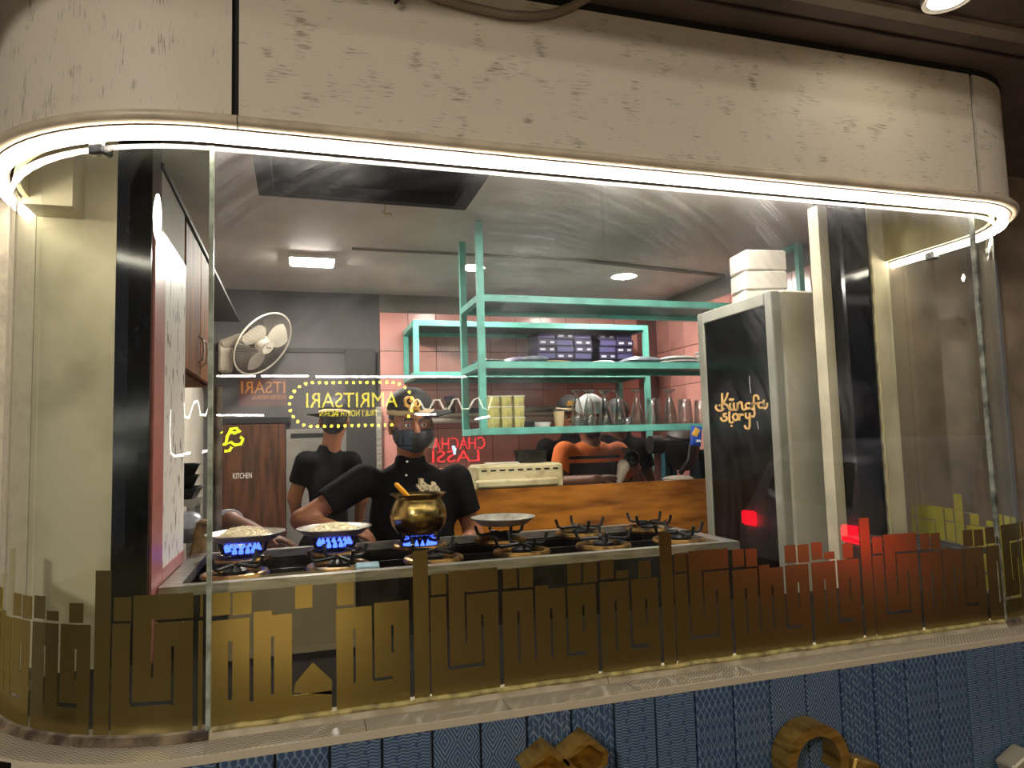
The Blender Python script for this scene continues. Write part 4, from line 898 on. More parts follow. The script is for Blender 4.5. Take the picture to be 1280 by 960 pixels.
# ---- the helper reaching in beside the first pan, crouched behind the range
ws = px(334, 671, y=1.42); e6 = px(289, 652, y=1.66); s6 = px(268, 672, y=1.86)
hc = np.array((s6[0]+.10, 2.12, 1.08))
M_PALE = mat('pale_blue_shirt', (188, 198, 212), .8, var=.1, scale=20)
t, L, B6, *_ = person('crouching helper with white sleeve reaching a bare hand under the first pan', (hc[0], 2.05), FL, hc, basis(.5, .5), ((s6[0]+.06, 2.24, 1.02), s6), ((s6[0]+.10, 2.36, .82), e6), ((s6[0]+.16, 2.20, .72), ws), (s6[0]+.10, 2.14, .56), M_SKIN_D, M_PALE, hands=(None, ((.9, -.35, -.25), (0, .2, 1), .5, .9, 1)), res=.008, sleeve=.95, eyes=False)

# ================================================================== FRIDGE
FX0, FX1, FY0, FY1, FZ = 1.70, 2.36, .765, 1.275, 2.085
fg = thing('display_fridge', ((FX0+FX1)/2, (FY0+FY1)/2, KZ0), 'tall cream fridge with black lettered door facing the stove end', 'fridge')
M_FRC = mat('fridge_cream', (208, 204, 184), .45, var=.1, scale=5)
b = MB(); b.cbox(((FX0+.03+FX1)/2, (FY0+FY1)/2, (KZ0+.08+FZ)/2), (FX1-FX0-.03, FY1-FY0, FZ-KZ0-.08), .008); b.build('cabinet', M_FRC, fg)
b = MB(); b.box(FX0+.06, FX1-.04, FY0+.03, FY1-.03, KZ0, KZ0+.08); b.build('plinth', M_DARK, fg)
M_FRG = mat('fridge_door_grey', (150, 148, 136), .4, var=.1, scale=6)
dd = thing('door', (FX0, (FY0+FY1)/2, KZ0+.1)); dd.parent = fg; dd.location = Vector((FX0, (FY0+FY1)/2, KZ0+.1))-Vector(wloc(fg)); WL[dd.name] = (FX0, (FY0+FY1)/2, KZ0+.1)
fz0, fz1 = KZ0+.1, FZ-.004; fwid = .045
for q in ((FY0, FY0+fwid, fz0, fz1), (FY1-fwid, FY1, fz0, fz1), (FY0+fwid, FY1-fwid, fz1-.05, fz1), (FY0+fwid, FY1-fwid, fz0, fz0+.06)):
    b = MB(); b.cbox((FX0+.008, (q[0]+q[1])/2, (q[2]+q[3])/2), (.04, q[1]-q[0], q[3]-q[2]), .004); b.build('door_frame', M_FRG, dd)
b = MB(); b.box(FX0-.004, FX0+.02, FY0+fwid, FY1-fwid, fz0+.06, fz1-.05); b.build('black_panel', mat('black_gloss', (8, 8, 9), .16, spec=.2), dd)
kf = lambda x, y: px(880+x/9.6, 470+y/9.6, x=FX0-.0055)
logo('door_lettering', KLOGO1+KLOGO2+[[(178, 350), (192, 352)], [(318, 598), (342, 600)]], kf, mat('logo_cream', (226, 178, 104), .6), dd, 23, (.0015, 0, 0))
b = MB()
for q in (((545, 0), (548, 100), (560, 205)), ((635, 540), (652, 635)), ((850, 530), (852, 595))):
    b = MB(); ribbon(b, list(q), 9, kf, (.0012, 0, 0)); b.build('scratch', mat('scratch_grey', (150, 150, 155), .5), dd)
# paper-wrapped parcels on the fridge
M_PAPER = mat('wrapped_paper', (196, 188, 178), .8, var=.1, scale=7, bump=.4)
c0 = px(938, 345, z=FZ+.09); c0 = np.array([1.93, 1.155, 0])
zz = FZ+.001
for k, (nm, hh) in enumerate((('bottom', .075), ('middle', .083), ('topmost', .092))):
    t = thing('paper_parcel', (c0[0], c0[1], zz), 'grey paper-wrapped parcel on the fridge, %s of its stack' % nm, 'parcel', 'parcels stacked on the fridge')
    M = Matrix.Rotation(math.radians(-14+4*k), 3, 'Z'); b = MB(); b.cbox((c0[0], c0[1], zz+hh/2), (.19, .15, hh-.002), .006, M); b.build('wrapping', M_PAPER, t)
    b = MB(); q = M @ Vector((-.0965, 0, 0)); pr = [M @ Vector((-.0955, s*.05, dz)) for s, dz in ((-1, -hh*.42), (1, -hh*.42), (.2, hh*.1), (-.2, hh*.1))]
    b.prism([(c0[0]+v.x, c0[1]+v.y, zz+hh/2+v.z) for v in pr], tuple(M @ Vector((-.004, 0, 0)))); b.build('folded_flap', M_PAPER, t); zz += hh

# ================================================================== TEAL HANGING SHELF
SHX0, SHX1, SHY0, SHY1 = .822, 2.66, 1.76, 2.12
hs_ = thing('hanging_shelf', ((SHX0+SHX1)/2, 1.95, 1.575), 'teal metal shelf frame hanging from the ceiling over the wood counter', 'shelf')
T = .032
for x in (SHX0, SHX1):
    for y in (SHY0, SHY1): b = MB(); b.box(x-T/2, x+T/2, y-T/2, y+T/2, 1.575 if x < 2 else 1.575, KZ1-.002); b.build('post', M_TEAL, hs_)
SHZ = (1.607, 1.922, 2.242)
M_MESH = mat('teal_mesh_sheet', (50, 104, 100), .5, rgb2=(30, 62, 60), scale=160, lo=.45, hi=.55)
for i, z in enumerate(SHZ):
    for y in (SHY0, SHY1): b = MB(); b.box(SHX0+T/2, SHX1-T/2, y-T/2, y+T/2, z-.032, z); b.build('shelf_rail', M_TEAL, hs_)
    for x in (SHX0, SHX1): b = MB(); b.box(x-T/2, x+T/2, SHY0+T/2, SHY1-T/2, z-.032, z); b.build('side_rail', M_TEAL, hs_)
    b = MB(); b.box(SHX0+T/2, SHX1-T/2, SHY0+T/2, SHY1-T/2, z-.012, z-.006); b.build('mesh_sheet', M_MESH, hs_)
b = MB(); b.box(SHX1-T/2, SHX1+T/2, SHY0+T/2, SHY1-T/2, KZ1-.035, KZ1-.003); b.build('ceiling_rail', M_TEAL, hs_)
# ---- back wall shelf
bs = thing('wall_shelf', (1.54, 3.2, 1.98), 'teal open box shelf fixed on the pink tiles holding navy cartons', 'shelf')
WX0, WX1, WY0, WY1 = .715, 2.36, 3.02, 3.46; T = .034
for x in (WX0, WX1):
    for y in (WY0, WY1): b = MB(); b.box(x-T/2, x+T/2, y-T/2, y+T/2, 1.965 if x < 2 else 1.3, 2.335); b.build('post', M_TEAL, bs)
for z in (2.335, 2.0):
    for y in (WY0, WY1): b = MB(); b.box(WX0+T/2, WX1-T/2, y-T/2, y+T/2, z-.035, z); b.build('shelf_rail', M_TEAL, bs)
    for x in (WX0, WX1): b = MB(); b.box(x-T/2, x+T/2, WY0+T/2, WY1-T/2, z-.035, z); b.build('side_rail', M_TEAL, bs)
    b = MB(); b.box(WX0+T/2, WX1-T/2, WY0+T/2, WY1-T/2, z-.014, z-.007); b.build('mesh_sheet', M_MESH, bs)
# navy cartons
M_NAVY = mat('navy_card', (38, 34, 66), .5, var=.2, scale=9); M_LAB = mat('label_pale', (180, 178, 190), .6)
cw, chh = .135, .047
t0 = MB(); t0.cbox((0, 0, chh/2), (cw-.006, .22, chh-.003), .002); cb = t0.mesh('box', M_NAVY, (0, 0, 0), False)
t0 = MB(); t0.box(-.05, -.012, -.1115, -.110, .016, .030); t0.box(.022, .05, -.1115, -.110, .016, .030); cl = t0.mesh('label_print', M_LAB, (0, 0, 0), False)
t0 = MB(); t0.box(-.055, .055, -.1115, -.110, .008, .036); cl2 = t0.mesh('label_print', mat('navy_face', (66, 62, 104), .5), (0, 0, 0), False)
x0 = px(672, 430, y=3.06)[0]; row_names = ('lowest', 'second lowest', 'middle', 'fourth', 'second highest', 'topmost'); col_names = ('end column by the loose papers', 'second column from the loose papers', 'middle column', 'column beside the gap', 'end column by the corner of pink tiles')
for c in range(5):
    xx = x0+cw*(c+.5)+(.05 if c > 2 else 0)
    for r in range(6):
        t = thing('carton', (xx+random.uniform(-.004, .004), 3.17+random.uniform(-.01, .01), 2.0+r*chh), 'flat navy carton, %s of its stack, %s' % (row_names[r], col_names[c]), 'carton', 'navy cartons on the wall shelf')
        o = bpy.data.objects.new('box', cb); COL.objects.link(o); o.parent = t
        o = bpy.data.objects.new('label_print', cl if (r*3+c*2) % 4 < 2 else cl2); COL.objects.link(o); o.parent = t
# papers and bags on the middle hanging shelf
zt = SHZ[1]+.001
def pillow(name, c, sz, rz, m, label, cat, group=None, tilt=0):
    b = MB(); n = 8; vs = []; fs = []
    for side in (1, -1):
        for i in range(n+1):
            for j in range(n+1):
                u, v = i/n*2-1, j/n*2-1; hgt = sz[2]/2*max(0, (1-u**4)*(1-v**4))**.6*side; q = Matrix.Rotation(rz, 3, 'Z') @ Matrix.Rotation(tilt, 3, 'Y') @ Vector((u*sz[0]/2, v*sz[1]/2, hgt+.0008*side)); vs.append((c[0]+q.x, c[1]+q.y, c[2]+sz[2]/2+q.z))
    N = (n+1)**2
    for s in (0, N):
        for i in range(n):
            for j in range(n): fs.append((s+i*(n+1)+j, s+(i+1)*(n+1)+j, s+(i+1)*(n+1)+j+1, s+i*(n+1)+j+1))
    rim = [i*(n+1) for i in range(n)]+[n*(n+1)+j for j in range(n)]+[i*(n+1)+n for i in range(n, 0, -1)]+list(range(n, 0, -1))
    for a, d in zip(rim, rim[1:]+rim[:1]): fs.append((a, d, N+d, N+a))
    b._add(vs, fs); return b.build(name, m, None, True, label=label, cat=cat, group=group)
yy = 1.93
X = lambda u: px(u, 440, y=yy)[0]
pillow('folded_bag', (X(607), yy-.04, zt), (.13, .16, .022), .2, M_DARK, 'flat black plastic bag on the middle teal shelf by the post', 'bag')
pillow('folded_bag', (X(640), yy+.08, zt+.012), (.13, .16, .03), .3, mat('lilac_bag', (120, 110, 150), .5, var=.2, scale=20), 'crumpled lilac bag propped up on the middle teal shelf', 'bag', tilt=-.3)
pillow('folded_bag', (X(660), yy-.09, zt), (.14, .12, .034), -.2, mat('grey_bag', (140, 146, 160), .5, var=.2, scale=20), 'slumped grey bag beside the lilac bag on the middle shelf', 'bag')
pillow('brown_paper', (X(684), yy-.1, zt), (.13, .1, .012), .1, mat('kraft', (176, 140, 92), .8), 'sheet of brown kraft paper curling over the middle shelf edge', 'paper')
pillow('folded_bag', (X(798), yy, zt), (.19, .2, .045), 0, mat('bluegrey_bag', (160, 170, 186), .4, var=.15, scale=16), 'puffy blue-white bag lying below the navy cartons', 'bag')
pillow('folded_bag', (X(745), yy-.06, zt), (.1, .12, .018), .3, M_WHITE, 'small white plastic bag lying flat on the middle shelf', 'bag')
def plate_stack(x, y, z, r, n, names, group, inv=True):
    b = MB(); p = [(0, .014), (r*.55, .014), (r*.7, .010), (r*.98, .001), (r, 0), (r, .003), (r*.72, .0135), (r*.55, .017), (0, .017)]; b.lathe(p, n=30); me = b.mesh('plate', M_WHITE, (0, 0, 0), True)
    for k in range(n):
        o = bpy.data.objects.new('plate', me); COL.objects.link(o); o.location = (x+random.uniform(-.004, .004), y, z+.0175*k); tag(o, names[k], 'plate', group); WL[o.name] = tuple(o.location)
ords = ('bottom', 'second from bottom', 'third from bottom', 'fourth from bottom', 'top')
plate_stack(X(846), yy, zt, .11, 3, ['upturned white plate, %s of the low stack on the middle shelf' % q for q in ('bottom', 'middle', 'top')], 'upturned plates on the middle shelf')
plate_stack(X(889), yy-.02, zt, .10, 5, ['small white plate, %s of the taller stack by the fridge' % q for q in ords], 'upturned plates on the middle shelf')
# ---- bottom hanging shelf: containers, cups, glassware
zb_ = SHZ[0]+.001; yb = 1.90; XB = lambda u: px(u, 520, y=yb)[0]
M_TUB = mat('clear_yellow_tub', (206, 196, 120), .35, var=.2, scale=30); M_LID = mat('clear_lid', (226, 224, 196), .25)
t0 = MB(); t0.lathe([(0, 0), (.024, 0), (.0275, .03), (.0275, .034), (0, .034)], n=4, M=Matrix.Rotation(math.pi/4, 3, 'Z') @ Matrix.Scale(1.3, 3)); tub = t0.mesh('tub', M_TUB, (0, 0, 0), False)
t0 = MB(); t0.cbox((0, 0, .0475), (.056, .056, .006), .001); lid = t0.mesh('lid', M_LID, (0, 0, 0), False)
for c in range(3):
    for r in range(3):
        t = thing('plastic_tub', (XB(612+15.5*c), yb-.06, zb_+.052*r), 'lidded yellow tub, %s of the stack %s' % (('bottom', 'middle', 'top')[r], ('by the teal post', 'between the other two', 'nearest the cream cup')[c]), 'tub', 'yellow tubs on the bottom teal shelf')
        for me, nm in ((tub, 'tub'), (lid, 'lid')): o = bpy.data.objects.new(nm, me); COL.objects.link(o); o.parent = t
b = MB(); b.cbox((XB(658), yb, zb_+.015), (.06, .08, .03), .004); b.build('black_tray', M_DARK, None, label='small black tray beside the yellow tubs', cat='tray')
b = MB(); b.lathe([(0, 0), (.045, 0), (.05, .02), (.05, .024), (0, .024)], (XB(676), yb, zb_), 24); b.build('cup_lids', M_WHITE, None, True, label='white disposable bowl next to the cream paper cup', cat='bowl')
cp = thing('paper_cup', (XB(696), yb-.03, zb_), 'cream paper cup in front of the lettered black cap', 'cup')
b = MB(); b.lathe([(0, 0), (.021, 0), (.029, .075), (.026, .075), (.019, .004), (0, .004)], (XB(696), yb-.03, zb_), 24); b.build('cup_wall', M_CREAM, cp, True); b = MB(); b.torus((XB(696), yb-.03, zb_+.075), .028, .002, 24, 6); b.build('rim', M_CREAM, cp, True)
def clear_glass():
    m = bpy.data.materials.new('clear_glassware'); m.use_nodes = True; nt = m.node_tree; nt.nodes.clear(); L = nt.links; o = nn(nt, 'ShaderNodeOutputMaterial'); tr = nn(nt, 'ShaderNodeBsdfTransparent'); gl = nn(nt, 'ShaderNodeBsdfGlossy'); gl.inputs['Roughness'].default_value = .14
    tr.inputs[0].default_value = (.93, .94, .93, 1); lw = nn(nt, 'ShaderNodeLayerWeight'); lw.inputs[0].default_value = .35; mx = nn(nt, 'ShaderNodeMixShader')
    L.new(math_node(nt, 'MULTIPLY_ADD', lw.outputs['Facing'], .75, .10), mx.inputs[0]); L.new(tr.outputs[0], mx.inputs[1]); L.new(gl.outputs[0], mx.inputs[2]); L.new(mx.outputs[0], o.inputs[0]); return m
M_CG = clear_glass()
def goblet():   # upturned stemmed shake glass: rim below, foot on top
    t0 = MB(); t0.lathe([(.036, 0), (.037, .003), (.033, .05), (.024, .10), (.014, .135), (.0125, .14), (.0115, .139), (.022, .10), (.031, .05), (.034, .003)], n=20); bowl = t0.mesh('bowl', M_CG, (0, 0, 0), True)
    t0 = MB(); t0.lathe([(0, .135), (.012, .138), (.009, .155), (.010, .165), (.03, .178), (.032, .181), (.03, .183), (0, .181)], n=20); foot = t0.mesh('foot', M_CG, (0, 0, 0), True); return bowl, foot
G = goblet()
for k, (u, dy, nm) in enumerate(((717, -.05, 'behind the cream paper cup'), (735, -.02, 'second from the cream paper cup'), (751, -.06, 'third from the cream paper cup'), (765, .09, 'shorter-looking one set further back'), (774, .0, 'beside the set-back goblet'), (791, -.05, 'over the glass bowl'), (833, -.04, 'between the two tumblers'))):
    t = thing('goblet', (XB(u), yb+dy, zb_), 'upturned clear shake goblet on the bottom shelf, '+nm, 'glass', 'upturned goblets')
    for me, nm2 in zip(G, ('bowl', 'foot')): o = bpy.data.objects.new(nm2, me); COL.objects.link(o); o.parent = t
t0 = MB(); t0.lathe([(.042, 0), (.034, .14), (.031, .145), (0, .145), (0, .135), (.029, .135), (.039, 0)], n=20); tm_ = t0.mesh('tumbler', M_CG, (0, 0, 0), True)
for u, dy, s, nm in ((812, -.04, 1., 'wide upturned tumbler between two goblets'), (853, -.03, .95, 'upturned tumbler next to the last goblet'), (874, -.02, .92, 'upturned tumbler touching the fridge frame')):
    o = bpy.data.objects.new('tumbler', tm_); COL.objects.link(o); o.location = (XB(u), yb+dy, zb_); o.scale = (s, s, s*.95); tag(o, 'clear '+nm, 'glass', 'upturned tumblers'); WL[o.name] = tuple(o.location)
b = MB(); b.lathe([(0, 0), (.03, 0), (.055, .03), (.06, .045), (.057, .045), (.05, .03), (.026, .004), (0, .004)], (XB(787), yb+.1, zb_), 24); b.build('glass_bowl', M_CG, None, True, label='clear glass bowl standing under the goblets', cat='bowl')
b = MB(); b.lathe([(0, 0), (.04, 0), (.075, .05), (.07, .05), (.036, .004), (0, .004)], (XB(742), yb+.13, zb_), 24); b.build('steel_bowl', M_STEEL, None, True, label='steel bowl standing behind the row of goblets', cat='bowl')
# blue snack packet hanging off the shelf end
c = px(870, 545, y=1.73); pk = thing('snack_packet', (c[0], c[1], c[2]-.05), 'blue snack packet hanging from the bottom shelf beside the fridge', 'packet')
def bag(name, c, w_, h_, d, m, parent, rot=.12):
    b = MB(); n = 8; vs = []; fs = []
    for side in (-1, 1):
        for i in range(n+1):
            for j in range(n+1):
                u, v = i/n*2-1, j/n*2-1; q = Matrix.Rotation(rot, 3, 'Y') @ Vector((u*w_/2, side*(d/2*max(0, (1-u**4)*(1-v**4))**.6+.0006), v*h_/2)); vs.append((c[0]+q.x, c[1]+q.y, c[2]+q.z))
    N = (n+1)**2
    for s in (0, N):
        for i in range(n):
            for j in range(n): fs.append((s+i*(n+1)+j, s+(i+1)*(n+1)+j, s+(i+1)*(n+1)+j+1, s+i*(n+1)+j+1))
    rim = [i*(n+1) for i in range(n)]+[n*(n+1)+j for j in range(n)]+[i*(n+1)+n for i in range(n, 0, -1)]+list(range(n, 0, -1))
    for a, d_ in zip(rim, rim[1:]+rim[:1]): fs.append((a, d_, N+d_, N+a))
    b._add(vs, fs); return b.build(name, m, parent, True)
bag('pouch', c, .064, .10, .02, mat('packet_blue', (40, 84, 190), .3), pk)
bag('printed_swirl', (c[0]-.004, c[1]-.009, c[2]+.018), .034, .045, .006, mat('packet_yellow', (230, 180, 70), .4), pk, .6)
bag('printed_badge', (c[0]+.008, c[1]-.009, c[2]-.026), .03, .014, .006, mat('packet_white', (220, 225, 235), .4), pk)

# ================================================================== WOOD COUNTER AND ITS THINGS
ct = thing('wood_counter', (1.35, 1.85, KZ0), 'counter with varnished wood front panel behind the stove', 'counter')
m = mat('varnished_wood', (182, 116, 42), .3, rgb2=(110, 62, 20), scale=4, stretch=(1.2, 1, 7), lo=.35, hi=.7, coat=.3)
b = MB(); b.box(.60, 1.985, 1.70, 1.72, KZ0+.02, 1.325); b.build('front_panel', m, ct)
b = MB(); b.box(.60, 1.985, 1.721, 1.92, 1.285, 1.31); b.build('worktop', M_STEEL, ct)
b = MB(); b.box(.60, .62, 1.721, 1.90, KZ0, 1.284); b.build('side_panel', m, ct); b = MB(); b.box(1.965, 1.985, 1.721, 1.90, KZ0, 1.284); b.build('side_panel', m, ct)
b = MB(); b.box(1.968, 1.988, 1.69, 1.7, KZ0, 1.33); b.build('end_trim', M_FRG, ct)
gm = thing('sandwich_press', (1.0, 1.80, 1.311), 'cream enamel sandwich grill with slotted top on the wood counter', 'grill')
M_ENAM = mat('old_enamel', (202, 190, 150), .4, rgb2=(150, 132, 92), scale=9, lo=.5, hi=.75)
b = MB(); b.cbox((.99, 1.815, 1.375), (.43, .17, .12), .012); b.build('housing', M_ENAM, gm)
b = MB(); b.cbox((.97, 1.72, 1.348), (.40, .05, .036), .008); b.build('front_lip', M_ENAM, gm)
for k in range(9): b = MB(); b.box(.80+.044*k, .826+.044*k, 1.7275, 1.731, 1.405, 1.412); b.build('vent_slot', M_DARK, gm)
b = MB(); b.lathe([(0, 0), (.075, 0), (.082, .05), (.086, .054), (.086, .058), (0, .062)], (px(662, 580, y=1.88)[0], 1.855, 1.437), 28); b.build('black_crock', M_DARK, None, True, label='black lidded crock standing on the cream sandwich grill', cat='pot')
b = MB(); b.cbox((.93, 1.84, 1.439), (.16, .05, .006), .001); b.build('serving_tray', M_WHITE, None, label='thin white tray lying on the cream sandwich grill', cat='tray')
# piping bottle held by the orange man
c = px(778, 588, y=2.0); sq = thing('squeeze_bag', c-np.array([0, 0, .05]), 'white squeeze bag with glossy black bulb top held over the counter', 'squeeze bag')
M = Matrix.Rotation(.35, 3, 'Y'); b = MB(); b.lathe([(0, -.075), (.012, -.075), (.02, -.05), (.026, -.01), (.034, .02), (.03, .045), (.016, .058), (0, .06)], c, 18, M); b.build('bag', mat('cloth_white', (214, 202, 184), .7, bump=.5, scale=40), sq, True)
c2 = c+np.array([.055, -.005, .06]); b = MB(); b.lathe([(0, -.045)]+[(.044*math.sin(a), -.045*math.cos(a)) for a in np.linspace(.3, 2.84, 9)]+[(0, .045)], c2, 20); b.build('bulb_top', mat('black_gloss', (9, 9, 10)), sq, True)
# dark grinder beside the fridge, teal legs
yg = 2.45; Gp = lambda u, v, dy=0: px(u, v, y=yg+dy)
gr = thing('wet_grinder', (Gp(855, 590)[0], yg, KZ0), 'grimy dark tilting grinder on teal legs between counter and fridge', 'grinder')
M_GRD = mat('grimy_black', (34, 30, 28), .55, .4, rgb2=(60, 50, 44), scale=14); M_TEALD = mat('dark_teal_steel', (38, 84, 96), .5, var=.25, scale=8)
b = MB(); c = Gp(852, 563); b.lathe([(0, -.12), (.07, -.11), (.10, -.06), (.11, .04), (.10, .10), (.06, .13), (0, .135)], c, 26, Matrix.Rotation(.25, 3, 'X')); b.build('drum', M_GRD, gr, True)
b = MB(); b.tube([Gp(812, 556, -.05), Gp(826, 556, -.05)], [.055, .058], 18); b.tube([Gp(826, 556, -.05), Gp(836, 555, -.05)], [.04, .036], 14); b.build('motor', M_GRD, gr, True)
b = MB(); b.bar(Gp(830, 553, -.08), Gp(868, 554, -.12), .02, .022); b.build('tilt_bar', mat('worn_iron', (84, 74, 66), .5, .6), gr)
b = MB(); b.tube([Gp(864, 556, -.12), Gp(862, 575, -.13), Gp(850, 592, -.12)], .016, 10); b.build('handle', M_GRD, gr, True)
for u0, u1 in ((833, 828), (838, 842), (868, 866), (876, 884)): b = MB(); b.bar(Gp(u0, 562, .02), np.array([*Gp(u1, 600, .02)[:2], KZ0]), .05, .05); b.build('leg', M_TEALD, gr)
b = MB(); b.cbox(Gp(880, 585, .02), (.10, .05, .2), .004); b.build('guard', M_TEALD, gr)
b = MB(); c = Gp(845, 600, -.3); pillow('dough_cloth', (1.86, 1.80, 1.311), (.14, .10, .03), .2, mat('cloth_grey', (170, 156, 146), .8), 'grey crumpled cloth on the counter end by the grinder', 'cloth')
b = MB(); b.cbox((1.80, 1.76, 1.317), (.07, .03, .012), .003); b.build('soap_bar', M_WHITE, None, label='white bar lying on the wood counter edge', cat='bar')
# steel ledge on the back wall
ls = thing('steel_ledge', (1.2, 3.36, 1.60), 'pale steel ledge along the pink tiled back wall', 'shelf')
zl = px(620, 516, y=3.3)[2]
b = MB(); b.cbox((1.38, 3.36, zl-.012), (1.6, .2, .024), .004); b.build('board', mat('pale_steel', (206, 198, 184), .35, .4), ls)
b = MB(); b.tube([(.59, 3.27, zl-.05), (2.17, 3.27, zl-.05)], .018, 10); b.build('front_pipe', mat('pale_steel', (206, 198, 184)), ls, True)
for x in (.7, 1.35, 2.05): b = MB(); b.bar((x, 3.28, zl-.03), (x, 3.472, zl-.12), .02); b.build('bracket', M_STEEL, ls)
jr = thing('jar', (px(562, 510, y=3.34)[0], 3.34, zl), 'small spice jar with purple lid on the steel ledge', 'jar')
c = wloc(jr); b = MB(); b.lathe([(0, .001), (.038, .001), (.04, .01), (.04, .085), (.034, .095), (0, .095)], c, 20); b.build('jar_body', mat('jar_mixed', (150, 130, 96), .3, rgb2=(60, 70, 60), scale=30), jr, True); b = MB(); b.lathe([(.037, .095), (.039, .097), (.039, .12), (0, .121)], c, 20); b.build('lid', mat('purple_lid', (66, 56, 104), .4), jr, True)
b = MB(); c = (px(590, 512, y=3.34)[0], 3.34, zl); b.lathe([(0, .001), (.05, .001), (.085, .035), (.08, .035), (.045, .006), (0, .006)], c, 20); b.build('black_wok', M_IRON, None, True, label='dark shallow pan resting on the steel ledge', cat='pan')
b = MB(); c = px(680, 524, y=3.3); b.cbox((c[0], 3.36, zl+.02), (.3, .12, .036), .004); b.build('steel_tin', M_STEEL, None, label='long steel tin on the ledge behind the cream cup', cat='tin')
b = MB(); c = px(478, 555, y=3.48); c = px(541, 553, y=3.487); b.cbox((c[0], 3.48, c[2]), (.06, .014, .08), .003); b.build('wall_socket', M_WHITE, None, label='white wall socket on the pink tiles behind the cook', cat='socket')

# ================================================================== LEFT SIDE: cabinet, fan, trays, pipe
cab = thing('wall_cabinet', (-.48, 1.45, 1.81), 'dark wood wall cabinet on the left wall above the trays', 'cabinet')
M_CABW = mat('cabinet_wood', (140, 80, 36), .6, rgb2=(78, 40, 18), scale=5, stretch=(5, 5, .6), spec=.15)
b = MB(); b.box(KX0+.002, -.385, 1.10, 1.84, 1.81, 2.325); b.build('carcass', M_CABW, cab)
for k in range(2):
    y0 = 1.105+.368*k; d = MB(); d.cbox((-.374, y0+.18, 2.067), (.018, .358, .50), .003); d = d.build('door', M_CABW, cab)
    b = MB(); q = y0+(.31 if k == 0 else .05); b.tube([(-.365, q, 1.87), (-.35, q, 1.88), (-.345, q, 1.92), (-.35, q, 1.96), (-.365, q, 1.97)], .004, 8); b.build('handle', M_STEEL, d, True)
# wall fan
fc = px(329, 430, y=3.2); fan = thing('wall_fan', (px(282, 445, y=3.45)[0], 3.47, px(282, 465, y=3.45)[2]), 'cream wall fan in a wire cage on the dark grey wall', 'fan')
M_FANP = mat('fan_plastic', (206, 196, 178), .45, var=.1, scale=8)
fd = Vector((.66, -.50, -.55)).normalized(); zz_ = Vector((0, 0, 1)); rr_ = fd.cross(zz_).normalized(); uu_ = rr_.cross(fd); FM = Matrix((rr_, uu_, fd)).transposed()
bk = px(282, 445, y=3.45); b = MB(); b.cbox((bk[0], 3.465, bk[2]), (.085, .06, .22), .015); b.build('wall_bracket', M_FANP, fan)
b = MB(); b.tube([(bk[0], 3.45, bk[2]+.08), (bk[0]+.08, 3.40, bk[2]+.11), tuple(Vector(fc)-fd*.10)], [.035, .03, .035], 12); b.build('arm', M_FANP, fan, True)
b = MB(); b.lathe([(0, -.14), (.055, -.13), (.06, -.06), (.045, -.035), (0, -.035)], tuple(fc), 20, FM); b.build('motor', mat('fan_motor_dark', (70, 60, 52), .5), fan, True)
for k in range(3):
    b = MB(); a0 = k*2.094+.4; vs = []; n = 8
    for i in range(n+1):
        r = .045+(.185-.045)*i/n; wdt = .28+.42*math.sin(math.pi*min(1, i/n*.75+.2))
        for j in range(5): a = a0+(j/4-.5)*wdt*1.9; vs.append(Vector(fc)+FM @ Vector((r*math.cos(a), r*math.sin(a), (j/4-.5)*.03)))
    vs2 = [v+fd*.003 for v in vs]; b._add(vs, [(i*5+j, i*5+j+1, i*5+j+6, i*5+j+5) for i in range(n) for j in range(4)]); b._add(vs2, [(i*5+j, i*5+j+5, i*5+j+6, i*5+j+1) for i in range(n) for j in range(4)])
    b.build('blade', M_FANP, fan, True)
b = MB(); b.lathe([(0, -.02), (.05, -.02), (.05, .042), (.046, .048), (0, .05)], tuple(fc), 24, FM); b.build('hub', M_FANP, fan, True)
b = MB(); b.torus(tuple(fc), .22, .006, 48, 6, FM); b.build('cage_rim', M_FANP, fan, True)
b = MB()
for k in range(60):
    a = k*2*math.pi/60; P = [Vector((.05*math.cos(a), .05*math.sin(a), .055)), Vector((.13*math.cos(a), .13*math.sin(a), .05)), Vector((.22*math.cos(a), .22*math.sin(a), 0)), Vector((.13*math.cos(a), .13*math.sin(a), -.05)), Vector((.06*math.cos(a), .06*math.sin(a), -.06))]
    b.tube([Vector(fc)+FM @ p for p in P], .0011, 4, caps=False)
b.build('cage_wires', mat('cage_wire', (150, 142, 130), .4, .5), fan, kind='stuff')
b = MB(); ribbon(b, [(-.022, -.004), (-.008, .004), (.004, -.004), (.024, .008)], .005, lambda x, y: Vector(fc)+FM @ Vector((x, y, .0505)), tuple(fd*.0008)); b.build('hub_emblem', M_DARK, fan)
# stacked trays and wrapped goods
for k, (nm, m, s) in enumerate((('black plastic tray, lowest in the stack under the cabinet', M_DARK, 1), ('black plastic tray in the middle of the stack under the cabinet', M_DARK, .96), ('black plastic tray, topmost under the cabinet', M_DARK, .92))):
    z = 1.36+.045*k; b = MB(); b.lathe([(0, 0), (.115*s, 0), (.14*s, .038), (.15*s, .04), (.146*s, .042), (.136*s, .04), (.11*s, .004), (0, .004)], (-.475, 1.565, z), 4, Matrix.Rotation(math.pi/4+.1*k, 3, 'Z')); b.build('black_tray', m, None, label=nm, cat='tray', group='trays under the cabinet')
sd = thing('steel_side_table', (-.42, 1.55, KZ0), 'steel side table against the left wall under the stacked trays', 'table')
b = MB(); b.box(-.59, -.375, 1.46, 1.66, 1.335, 1.359); b.build('top', M_STEEL, sd)
for x in (-.57, -.395):
    for y in (1.48, 1.64): b = MB(); b.box(x-.013, x+.013, y-.013, y+.013, KZ0, 1.335); b.build('leg', M_STEEL, sd)
